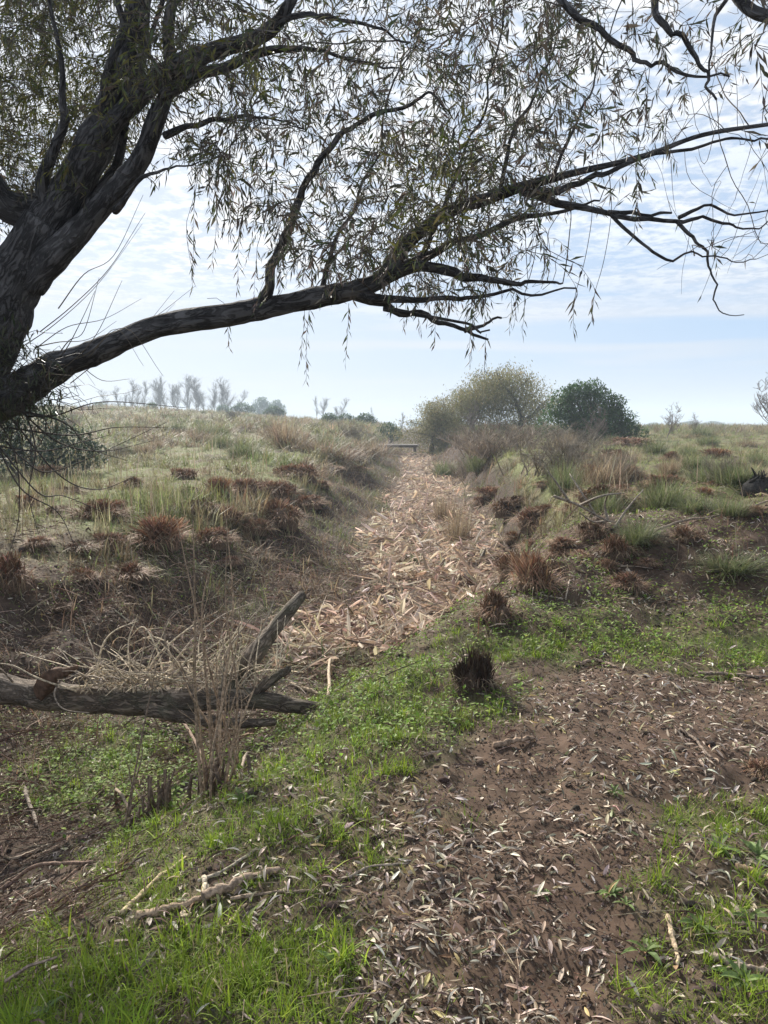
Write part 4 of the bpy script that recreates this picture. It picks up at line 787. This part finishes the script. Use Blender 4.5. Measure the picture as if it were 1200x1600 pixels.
def bush_proto(seed, lumps, n, cols, lsize, lw=.5):
    global rng
    old = rng; rng = np.random.default_rng(seed); b = MB(); lumps = np.array(lumps, float); vol = lumps[:, 3] ** 2; k = rng.choice(len(lumps), n, p=vol / vol.sum()); d = rng.normal(0, 1, (n, 3)); d /= np.linalg.norm(d, axis=1)[:, None]
    L = lumps[k]; rr = L[:, 3] * (1 - .35 * rng.random(n) ** 2) * (.8 + .4 * vn(d[:, 0] * 3 + k * 7, d[:, 1] * 3 + d[:, 2] * 2, seed)); q = L[:, :3] + d * rr[:, None] * [1, 1, .95]; ok_ = q[:, 2] > .02; q = q[ok_]; n = len(q)
    inst(b, dleaf_T(lw), q, rotz(U(0, 6.3, n)) @ rotx(rng.normal(.2, .8, n)), U(.6, 1.4, n) * lsize, pick(n, cols, .22)); a = MB()
    for i in range(len(lumps)): tube(a, [np.array([lumps[i, 0] * .3, lumps[i, 1] * .3, -.1]), lumps[i, :3] * [.7, .7, .6], lumps[i, :3]], [.07, .05, .02], 6, A(.07, .055, .045))
    rng = old; return a.mesh('trunk', M_TWIG), b.mesh('crown', M_BUSH)
DG = [(.045, .095, .028), (.06, .115, .034), (.035, .075, .024), (.08, .135, .042)]
dark = bush_proto(7, [(-1.2, 0, 1.9, 1.25), (-.3, .3, 2.2, 1.35), (.5, -.2, 1.7, 1.15), (-1.7, .2, .9, 1.1), (.0, -.6, .9, 1.3), (1.3, 0, 1.1, 1.0), (1.9, .2, .6, .75), (2.5, -.1, .35, .5), (-.9, -.5, 2.7, .7), (.1, 0, 3.0, .6)] + [(math.cos(q * 2.4) * (1.2 + .1 * (q % 5)) + .1, -abs(math.sin(q * 1.7)) * .9, .5 + (q * .37 % 2.3) * (1 - .25 * max(0, math.cos(q * 2.4))), .28 + .05 * (q % 5)) for q in range(22)], 17000, DG, .16)
plant('evergreen_bush', dark, 922, 0, 46, 86, 'large dark green bush sloping down to the right on the skyline', 'bush', None, 1.12, 3.3, 0.0)
smallb = bush_proto(8, [(0, 0, .7, .6), (.5, .1, .5, .5), (-.5, -.1, .5, .5)], 2500, DG, .13)
plant('evergreen_bush', smallb, 606, 0, 80, 30, 'small round dark bush left of the far willows', 'bush', None, 1.0, 1.3)
for px, hp, dep in [(570, 20, 95), (540, 16, 110), (380, 20, 200), (350, 16, 210), (430, 18, 150), (240, 14, 160), (160, 16, 170), (700, 30, 75), (515, 18, 100)]:
    plant('evergreen_bush', smallb, px, 0, dep, hp, 'low dark bush on the far edge of the left field', 'bush', 'bushes along the far field edge', 1.3, 1.3)
BP = [tree_proto(s, 10, .34, 2, A(.17, .15, .135), None, up=.9, nb=20, r0=.075, base=.16, min_r=.009, lf=.48) for s in (201, 202, 203)]
for k, (px, hp) in enumerate([(210, 52), (218, 46), (237, 62), (252, 58), (262, 56), (285, 54), (292, 60), (308, 62), (314, 54), (338, 50), (357, 58), (366, 54), (188, 44), (172, 40), (202, 40), (228, 50), (245, 44), (273, 58), (299, 46), (322, 57), (331, 42), (349, 46), (374, 40), (505, 40), (500, 36)]):
    plant('poplar_tree', BP[k % 3], px + rng.normal(0, 2), 0, (235 if px < 400 else 260) + (k * 7 % 5) * 6, hp * 1.08, 'tall bare poplar faded by haze in the far row at left' if px < 400 else 'tall bare poplar pair standing apart right of the hazy grove', 'tree', 'bare poplars in the far row' if px < 400 else 'bare poplar pair', rng.uniform(1.1, 1.9), 9.5)
for k, (px, hp, dep, wd) in enumerate([(532, 40, 200, 1.5), (522, 30, 190, 1.5), (627, 34, 140, 1.3), (584, 30, 260, .7)]):
    plant('bare_tree', BP[(k + 1) % 3], px, 0, dep, hp, ['spreading bare tree right of the poplar pair', 'smaller bare tree beside the spreading one', 'thin bare tree just left of the far willows', 'single thin bare tree on the far skyline'][k], 'tree', None, wd, 9.5)
hz = bush_proto(9, [(0, 0, 3.5, 2.6), (2.2, .5, 3.2, 2.3), (-2.4, 0, 2.6, 2.0), (.8, 0, 5.2, 1.6), (4.2, 0, 2.2, 1.8)], 3000, DG, .6)
for px, hp, dep, lab in [(408, 34, 330, 'hazy blue grove, larger of the two rounded crowns beyond the field'), (432, 30, 340, 'hazy blue grove, right one of the two rounded crowns beyond the field')]: plant('grove_tree', hz, px, 0, dep, hp, lab, 'tree', None, .9, 6.5)
for k in range(44):
    px = -120 + k * 34 + rng.normal(0, 14); dep = rng.uniform(420, 620); plant('grove_tree', hz, px, 0, dep, rng.uniform(5, 11), 'hazy low tree on the most distant tree line', 'tree', 'trees of the distant tree line', rng.uniform(1.8, 3.8), 6.5)
bare = tree_proto(301, 2.6, .6, 3, A(.17, .14, .12), None, up=.8, nb=5, r0=.05, base=.05, min_r=.009)
for px, hp, dep, lab in [(1040, 50, 48, 'bare twiggy shrub on the skyline right of the dark green bush'), (1085, 30, 60, 'small bare shrub farther right on the skyline'), (1206, 85, 60, 'bare grey sapling cut by the right edge of the picture'), (925, 60, 34, 'bare pale shrub before the dark green bush'), (730, 50, 50, 'bare tan shrub before the far willows')]: plant('bare_shrub', bare, px, 0, dep, hp, lab, 'shrub', None, 1.1, 2.4)
conif = bush_proto(12, [(-1.5, 0, 1.2, 1.3), (0, 0, 1.8, 1.5), (1.4, 0, 1.0, 1.1), (2.2, .2, .8, .7), (-.6, 0, 2.8, .9), (.5, -.4, .7, 1.2)], 7000, [(.045, .065, .04), (.06, .08, .05)], .17)
plant('evergreen_tree', conif, 50, 0, 21, 140, 'dark evergreen showing behind the willow trunk', 'tree', None, 1.0, 3.6, .4)

# ---------------------------------------------------------------- ground cover
BT = [blade_T(.35, .045, 3), blade_T(.9, .04, 3), blade_T(1.6, .04, 4), blade_T(.6, .07, 3)]
def blades(mb, x, y, size, cols, var=.2, spread=.5, T=BT, z0=-.004, wscale=None):
    n = len(x); zc = land(x, y); ti = rng.integers(0, len(T), n); yaw = U(0, 6.29, n); tilt = -np.abs(rng.normal(0, spread, n)); pos = np.stack([x, y, zc + z0], -1)
    S = size[:, None] * np.ones(3); 
    if wscale is not None: S = S * np.stack([wscale, np.ones(n), np.ones(n)], -1)
    c_ = pick(n, cols, var) if not isinstance(cols, np.ndarray) else cols
    for k in range(len(T)):
        s = ti == k; inst(mb, T[k], pos[s], rotz(yaw[s]) @ rotx(tilt[s]), S[s], c_[s])
# lush short grass near the camera
x, y = frustum(380000, 1.25, 9.5, -.6); f = fields(x, y); cl2 = ss(.38, .64, fbm(x * 5, y * 5, 61, 3))
p = f['g'] * (0.42 + .9 * cl2) * (1 - .8 * f['path']); keep = rng.random(len(x)) < np.clip(p, 0, 1); x, y, g_ = x[keep], y[keep], f['g'][keep]; print('grass', len(x))
mb = MB(); n = len(x); tone = fbm(x * 1.7, y * 1.7, 71)
yel = np.clip(ss(2.9, 1.7, y) + .5 * ss(5, 8, y), 0, 1)[:, None]
cols = (pick(n, [(.17, .26, .026), (.135, .205, .024), (.21, .295, .03), (.09, .14, .022)], .18) * (1 - .55 * yel) + .55 * yel * pick(n, [(.28, .36, .035), (.22, .30, .03)], .15)) * (.75 + .5 * tone)[:, None]
dead = rng.random(n) < .14; cols[dead] = pick(int(dead.sum()), [(.36, .30, .17), (.28, .22, .13)])
blades(mb, x, y, U(.022, .075, n) * (.7 + .5 * g_), cols, spread=.55)
# taller clumps
cx, cy = frustum(2000, 1.25, 5.8, -.6); ff = fields(cx, cy); kk = rng.random(2000) < ff['g'] * 1.1 * (1 - ff['path']); cx, cy = cx[kk], cy[kk]
m_ = len(cx); ii = np.repeat(np.arange(m_), 34); x = cx[ii] + rng.normal(0, .022, len(ii)); y = cy[ii] + rng.normal(0, .022, len(ii))
sz = (U(.045, .115, m_) * (1 + .25 * ss(2.6, 1.7, cy)))[ii] * U(.5, 1.1, len(ii)); tint_ = U(.75, 1.25, (m_))[ii, None]
blades(mb, x, y, sz, pick(len(ii), [(.19, .28, .03), (.15, .225, .026), (.26, .34, .035)], .15) * tint_, spread=.5)
kind(mb.obj('grass', M_GRASS), 'stuff')
# small-leaved ground cover
x, y = frustum(170000, 2.2, 30, -.9); f = fields(x, y); p = np.clip(f['g'] * ss(3.0, 4.5, y) * 1.0 + .9 * f['slope'] * ss(7, 10, y) * ss(.45, .6, fbm(x * .8, y * .8, 73)) + .12 * ss(5, 7, y) * (f['reed'] < .3) + .6 * ell(f['px'], f['py'], [(1050, 890, 260, 80, 1)]) + 1.2 * ell(f['px'], f['py'], [(150, 1190, 150, 60, 1), (1000, 950, 250, 40, .7)]), 0, 1) * ss(.3, .6, fbm(x * 4, y * 4, 91)) * (1 - f['path']) * (1 - f['reed'])
keep = rng.random(len(x)) < p; x, y = x[keep], y[keep]; n = len(x); print('clover', n)
mb = MB(); inst(mb, dleaf_T(.6, .15), np.stack([x, y, land(x, y) + U(.005, .06, n)], -1), rotz(U(0, 6.3, n)) @ rotx(rng.normal(.1, .4, n)), U(.014, .036, n) * (1 + .03 * y), pick(n, [(.15, .24, .035), (.19, .285, .045), (.11, .175, .03), (.25, .31, .075)], .18))
kind(mb.obj('ground_cover', M_GRASS), 'stuff')
# fallen willow leaves
LF = [leaf_T(.2, .08, .3, .3), leaf_T(.17, .16, .6, -.5), leaf_T(.24, .04, .2, .2), leaf_T(.14, .2, .9, .8), leaf_T(.2, -.10, .4, -.3)]
def leaves(mb, x, y, size, cols, w=None, tilt=.28, lift=.012):
    n = len(x); e = .02; zc = land(x, y); nx = -(land(x + e, y) - zc) / e; ny = -(land(x, y + e) - zc) / e
    R = rotx(np.clip(np.arctan(-ny), -1, 1)) @ roty(np.clip(np.arctan(nx), -1, 1)) @ rotz(U(0, 6.3, n)) @ rotx(rng.normal(0, tilt, n)) @ roty(rng.normal(0, tilt * 1.4, n))
    ti = rng.integers(0, len(LF), n); pos = np.stack([x, y, zc + U(.002, lift, n)], -1); c_ = pick(n, cols, .2, w)
    for k in range(len(LF)):
        s = ti == k; inst(mb, LF[k], pos[s], R[s], size[s], c_[s])
LC = [(.47, .40, .31), (.34, .275, .205), (.21, .155, .115), (.12, .088, .067), (.56, .50, .42), (.36, .28, .12), (.22, .23, .11), (.28, .17, .10)]; LW = [.23, .23, .17, .12, .13, .04, .05, .03]
x, y = frustum(52000, 1.25, 7.0, -.75); f = fields(x, y)
dens = .50 + .35 * f['path'] - .36 * np.clip(f['g'], 0, 1); dens = dens * ss(.38, .60, fbm(x * 2.6, y * 2.6, 15, 3) + .10 * f['path']) * 1.15 + .09
bare_ = ell(f['px'], f['py'], [(850, 1420, 70, 60, .7), (830, 1280, 60, 40, .6), (900, 1250, 60, 40, .5), (780, 1380, 60, 40, .5), (650, 1560, 60, 40, .5), (1000, 1160, 90, 30, .4)]); dens *= 1 - bare_
keep = rng.random(len(x)) < np.clip(dens, 0, 1) * .62; x, y = x[keep], y[keep]; print('leaves', len(x))
mb = MB(); leaves(mb, x, y, U(.030, .069, len(x)), LC, LW)
x, y = frustum(60000, 6.0, 16, -.8); f = fields(x, y); keep = rng.random(len(x)) < np.clip(.35 + .5 * f['slope'] - .2 * f['g'] + .5 * ell(f['px'], f['py'], [(1030, 890, 260, 80, 1)]), 0, 1) * (1 - f['reed']) * ss(.3, .65, fbm(x * 2, y * 2, 25)); x, y = x[keep], y[keep]
leaves(mb, x, y, U(.03, .07, len(x)), LC, LW, .4)
kind(mb.obj('leaf_litter', M_LEAF), 'stuff')
# broken dead reeds filling the ditch floor
def shard_T(bend):
    s = np.linspace(0, 1, 4); v = []; 
    for a_, w_ in zip(s, (.8, 1, 1, .35)): zc = bend * 4 * a_ * (1 - a_); v += [(-.5 * w_, a_, zc), (0, a_, zc + .35), (.5 * w_, a_, zc)]
    return np.array(v), np.array([(3 * i + j, 3 * i + j + 1, 3 * i + j + 4, 3 * i + j + 3) for i in range(3) for j in range(2)]), None
BR = bars_T()
SH = [shard_T(.03), shard_T(.10), shard_T(-.05), leaf_T(1.0, .10, .3, .6), leaf_T(1.0, .22, .6, -.8)]
x, y = frustum(70000, 7.0, 72, -.95, .35, 1.5); f = fields(x, y); x2 = x; keep = rng.random(len(x)) < f['reed'] * (.3 + .7 * ss(.3, .5, fbm(x * 1.6, y * 1.2, 141))); x, y = x[keep], y[keep]; n = len(x); print('reeds', n)
RC = [(.60, .48, .37), (.50, .38, .285), (.36, .265, .20), (.72, .61, .49), (.22, .155, .115), (.40, .29, .21), (.55, .45, .31)]
mb = MB(); L = rng.gamma(4, .05, n).clip(.06, .5) * (1 + .008 * y); Wd = rng.gamma(3, .0105, n).clip(.008, .07) * (1 + .01 * y); ti = rng.integers(0, 5, n); c_ = pick(n, RC, .2); pos = np.stack([x, y, land(x, y) + U(.0, .13, n)], -1); R = rotz(U(0, 6.3, n)) @ rotx(rng.normal(.12, .38, n)) @ roty(rng.normal(0, .5, n))
for k in range(5):
    s = ti == k; inst(mb, SH[k], pos[s], R[s], np.stack([Wd, L, Wd * (1 if k < 3 else 1.6)], -1)[s], c_[s])
x, y = frustum(6000, 7.3, 50, -1.1, .3, 1.4); f = fields(x, y); keep = rng.random(len(x)) < f['reed'] * .9; x, y = x[keep], y[keep]; n = len(x); L = U(.3, .9, n); Wd = U(.008, .018, n)
inst(mb, BR, np.stack([x, y, land(x, y) + U(.02, .14, n)], -1), rotz(rng.normal(.3, .9, n)) @ rotx(rng.normal(.03, .13, n)), np.stack([Wd, L, Wd], -1), pick(n, RC, .2))
x, y = frustum(9000, 7.5, 60, -.9, .3, 1.2); f = fields(x, y); keep = rng.random(len(x)) < f['reed'] * .7; x, y = x[keep], y[keep]; n = len(x)
blades(mb, x, y, U(.08, .3, n), RC, .2, .3, [blade_T(.15, .06, 2), blade_T(.4, .05, 2)])
kind(mb.obj('reed_litter', M_DRY), 'stuff')
# dry stalks and twigs strewn on the slopes
x, y = frustum(110000, 1.4, 15, -.6); f = fields(x, y); p = .035 + .75 * f['slope'] * (1 - .85 * f['g']) + .06 * ss(6, 9, y); keep = rng.random(len(x)) < np.clip(p, 0, 1) * ss(.25, .55, fbm(x * 1.6, y * 1.6, 19)); x, y = x[keep], y[keep]; n = len(x); print('twigs', n)
L = rng.gamma(2.0, .055, n).clip(.03, .5) * (.55 + .08 * y); Wd = rng.gamma(3, .0008, n).clip(.0012, .009) * (.6 + .13 * y); c_ = pick(n, [(.27, .20, .145), (.17, .115, .084), (.10, .068, .052), (.40, .32, .24), (.14, .08, .056)], .2)
mb = MB(); e = .05; zc = land(x, y); yaw = U(0, 6.3, n); dx, dy = -np.sin(yaw) * L, np.cos(yaw) * L; sl = (land(x + dx, y + dy) - zc) / L
inst(mb, BR, np.stack([x, y, zc + U(.004, .05, n)], -1), rotz(yaw) @ rotx(np.arctan(sl) + rng.normal(.05, .14, n)), np.stack([Wd, L, Wd * U(.6, 3, n)], -1), c_)
kind(mb.obj('twig_litter', M_WOOD), 'stuff')
# crumbs of leaf and soil over all the bare ground
x, y = frustum(70000, 1.25, 11, -.7); n = len(x); mb = MB(); inst(mb, dleaf_T(.55, .4), np.stack([x, y, land(x, y) + U(.0, .012, n)], -1), rotz(U(0, 6.3, n)) @ rotx(rng.normal(0, .5, n)) @ roty(rng.normal(0, .6, n)), U(.006, .022, n) * (1 + .05 * y), pick(n, [(.10, .075, .058), (.065, .048, .038), (.15, .115, .088), (.20, .16, .13), (.12, .08, .055)], .25))
kind(mb.obj('crumb_litter', M_LEAF), 'stuff')
a_ = np.arange(6) * np.pi / 3; CLOD = (np.concatenate([np.stack([np.cos(a_) * r_, np.sin(a_) * r_, 0 * a_ + h_], -1) for h_, r_ in ((-.2, .5), (.15, .52), (.38, .3))] + [[[0, 0, .45]]]), np.array([(k * 6 + j, k * 6 + (j + 1) % 6, (k + 1) * 6 + (j + 1) % 6, (k + 1) * 6 + j) for k in range(2) for j in range(6)]), np.array([(12 + j, 12 + (j + 1) % 6, 18) for j in range(6)]))
x, y = frustum(16000, 1.25, 13, -.7); f = fields(x, y); keep = rng.random(len(x)) < (1 - .8 * f['g'].clip(0, 1)) * (1 - .75 * f['path']) * (1 - f['reed']) * ss(.4, .6, fbm(x * 2.5, y * 2.5, 151)); x, y = x[keep], y[keep]; n = len(x); sz = rng.gamma(2.2, .006, n).clip(.006, .06) * (.7 + .1 * y); mb = MB()
inst(mb, CLOD, np.stack([x, y, land(x, y)], -1), rotz(U(0, 6.3, n)) @ rotx(rng.normal(0, .4, n)), np.stack([sz * U(.8, 1.5, n), sz, sz * U(.6, 1.1, n)], -1), pick(n, [(.06, .045, .035), (.08, .06, .046), (.046, .035, .028)], .15))
kind(mb.obj('clods', M_EARTH, smooth=True), 'stuff')
# rank dry grass on the slopes and rims
TUS = [(o.location.x, o.location.y) for o in bpy.data.objects if o.name.startswith('grass_tussock')]
x, y = frustum(170000, 4.6, 40, -.9, .62); f = fields(x, y); tn = np.zeros(len(x))
for tx_, ty_ in TUS: tn = np.maximum(tn, np.exp(-((x - tx_) ** 2 + (y - ty_) ** 2) / (.028 * ty_ + .12) ** 2))
p = (.8 * tn * (y > 5.2) + .6 * (f['d'] > 0) * ss(5.8, 7, y) * ss(14, 10, y) * ss(.38, .6, fbm(x * 1.1, y * 1.1, 171)) + (.55 * (f['d'] < 0) + .5 * (y > 9)) * f['slope'] + .5 * f['meadow'] * ss(.45, .65, fbm(x * .6, y * .6, 66))) * (1 - f['reed']) * ss(.3, .6, fbm(x * 1.8, y * 1.8, 29)); keep = rng.random(len(x)) < p; x, y = x[keep], y[keep]; n = len(x); print('dry', n)
mb = MB(); blades(mb, x, y, rng.gamma(4, .032, n).clip(.05, .4) * (1 + .01 * y), [(.20, .135, .09), (.145, .092, .062), (.095, .062, .045), (.31, .23, .16), (.13, .14, .06), (.15, .08, .052)], .2, .8, [blade_T(.9, .03, 3), blade_T(1.8, .025, 4), blade_T(.4, .025, 3)])
n = 150000; y = np.exp(U(math.log(7.5), math.log(68), n)); x = np.interp(y, YK, CK) + U(-5.5, 5.5, n); f = fields(x, y); p = f['slope'] * (1 - f['reed']) * (.25 + .75 * ss(.35, .55, fbm(x * 1.4, y * 1.1, 129))); keep = rng.random(n) < p; x, y = x[keep], y[keep]; n = len(x); print('sides', n)
gsel = ss(.42, .6, fbm(x * .7, y * .6, 131))[:, None]; cc = pick(n, [(.24, .17, .11), (.17, .115, .075), (.31, .24, .16), (.13, .085, .06)], .2) * (1 - gsel) + gsel * pick(n, [(.15, .165, .07), (.115, .13, .05), (.2, .19, .10)], .2)
blades(mb, x, y, rng.gamma(4, .034, n).clip(.05, .4) * (1 + .028 * y), cc, .2, .75, [blade_T(.9, .05, 3), blade_T(1.8, .045, 4), blade_T(.4, .045, 3)])
kind(mb.obj('dry_grass', M_DRY), 'stuff')
# meadow on both sides, out to the far trees
def tuft_T(n, w, seed, spread=.45):
    g = np.random.default_rng(seed); V, Q, T_ = [], [], []; o = 0
    for k in range(n):
        v, q, t = blade_T(g.uniform(.2, 1.3), w, 2); R = rotz(np.array([g.uniform(0, 6.3)]))[0] @ rotx(np.array([-abs(g.normal(0, spread))]))[0]; vv = (v * g.uniform(.5, 1.05)) @ R.T + [g.normal(0, .12), g.normal(0, .12), 0]; V.append(vv); Q.append(q + o); T_.append(t + o); o += len(v)
    return np.concatenate(V), np.concatenate(Q), np.concatenate(T_)
TF = [tuft_T(16, .05, s) for s in range(5)]
x, y = frustum(34000, 8, 170, -.85, .62, 1.0); f = fields(x, y); p = ss(-.5, -.12, f['k']) * (1 - f['reed']) * (.35 + .65 * ss(8, 14, y)) * (.35 + .65 * ss(.3, .5, fbm(x * .9, y * .9, 44))); turf = ell(f['px'], f['py'], [(200, 745, 190, 28, 1), (330, 720, 130, 16, .8), (1090, 770, 130, 45, .9), (960, 880, 60, 20, .5)])
keep = rng.random(len(x)) < p; x, y, turf = x[keep], y[keep], turf[keep]; n = len(x); print('tufts', n)
rt_ = ss(1, 4, f['d'][keep]) * ss(70, 40, y); tall = (1 - .6 * rt_) * np.maximum(ss(.42, .66, fbm(x * .3, y * .3, 88)), ss(.6, .75, fbm(x * 1.1, y * 1.1, 87, 2))); S = U(.08, .22, n) * (1 - .25 * rt_) * (1 + 1.9 * tall) * (1 + .010 * np.minimum(y, 90)) * (1 - .55 * turf); dr = np.clip(ss(.36, .58, fbm(x * .5, y * .5, 52)) * .9 + .25 * tall - .7 * turf - .35 * rt_ + rng.normal(0, .2, n), 0, 1)
cg = pick(n, [(.17, .20, .07), (.22, .23, .095), (.125, .155, .06)], .25); cd_ = pick(n, [(.23, .185, .115), (.17, .13, .085), (.29, .24, .155), (.13, .09, .06)], .25); c_ = cg * (1 - dr[:, None]) + cd_ * dr[:, None]; ti = rng.integers(0, 5, n); mb = MB(); pos = np.stack([x, y, land(x, y) - .02], -1)
wd_ = np.clip(y / 24, .42, 1.3); S3 = np.stack([S * U(1.0, 1.6, n) * wd_, S * U(1.0, 1.6, n) * wd_, S], -1)
for k in range(5):
    s = ti == k; inst(mb, TF[k], pos[s], rotz(U(0, 6.3, int(s.sum()))), S3[s], c_[s])
# fine short turf on the lawns of the banks
x, y = frustum(60000, 8.5, 30, -.8, .6); f = fields(x, y); turf = ell(f['px'], f['py'], [(200, 745, 220, 35, 1), (330, 720, 150, 20, .8), (1090, 770, 150, 55, .9), (960, 880, 100, 40, .6), (880, 840, 60, 60, .5)]); p = turf * ss(-.7, -.2, f['k']) + .12 * f['meadow']; keep = rng.random(len(x)) < p; x, y = x[keep], y[keep]; n = len(x); print('turf', n)
blades(mb, x, y, U(.04, .09, n) * (1 + .02 * y), [(.21, .27, .06), (.26, .31, .08), (.17, .22, .055)], .15, .6, [blade_T(.6, .09, 2), blade_T(1.2, .08, 2)])
kind(mb.obj('meadow_grass', M_GRASS), 'stuff')
# tall thin dead flower stalks through the meadow
x, y = frustum(16000, 9, 120, -.9, .6); f = fields(x, y); p = ss(-.4, -.1, f['k']) * (1 - f['reed']) * ss(.42, .66, fbm(x * .35, y * .35, 13)); keep = rng.random(len(x)) < p * .8 * (1 - .7 * (f['d'] > 0)); x, y = x[keep], y[keep]; n = len(x)
mb = MB(); blades(mb, x, y, U(.35, .9, n), [(.27, .22, .15), (.20, .155, .10), (.33, .28, .2)], .15, .18, [blade_T(.15, .018, 3), blade_T(.5, .015, 3)], wscale=1 + .012 * y)
kind(mb.obj('dead_stalks', M_DRY), 'stuff')

# ---------------------------------------------------------------- the hazy air
HAZE = 0.0011
m, t, o_ = newmat('haze'); pv = N('ShaderNodeVolumePrincipled', t); pv.inputs['Density'].default_value = HAZE; pv.inputs['Color'].default_value = (.74, .85, .97, 1); pv.inputs['Anisotropy'].default_value = 0.0
t.links.new(pv.outputs[0], o_.inputs['Volume'])
X, Y0, Y1, Z0, Z1 = 960, -30, 990, float(land(XX, YY).min()) - 1.0, 22.0
mb = MB(); mb.add([(a, b, c_) for a in (-X, X) for b in (Y0, Y1) for c_ in (Z0, Z1)], [(0, 1, 3, 2), (4, 6, 7, 5), (0, 4, 5, 1), (2, 3, 7, 6), (0, 2, 6, 4), (1, 5, 7, 3)])
kind(mb.obj('haze', m), 'stuff')
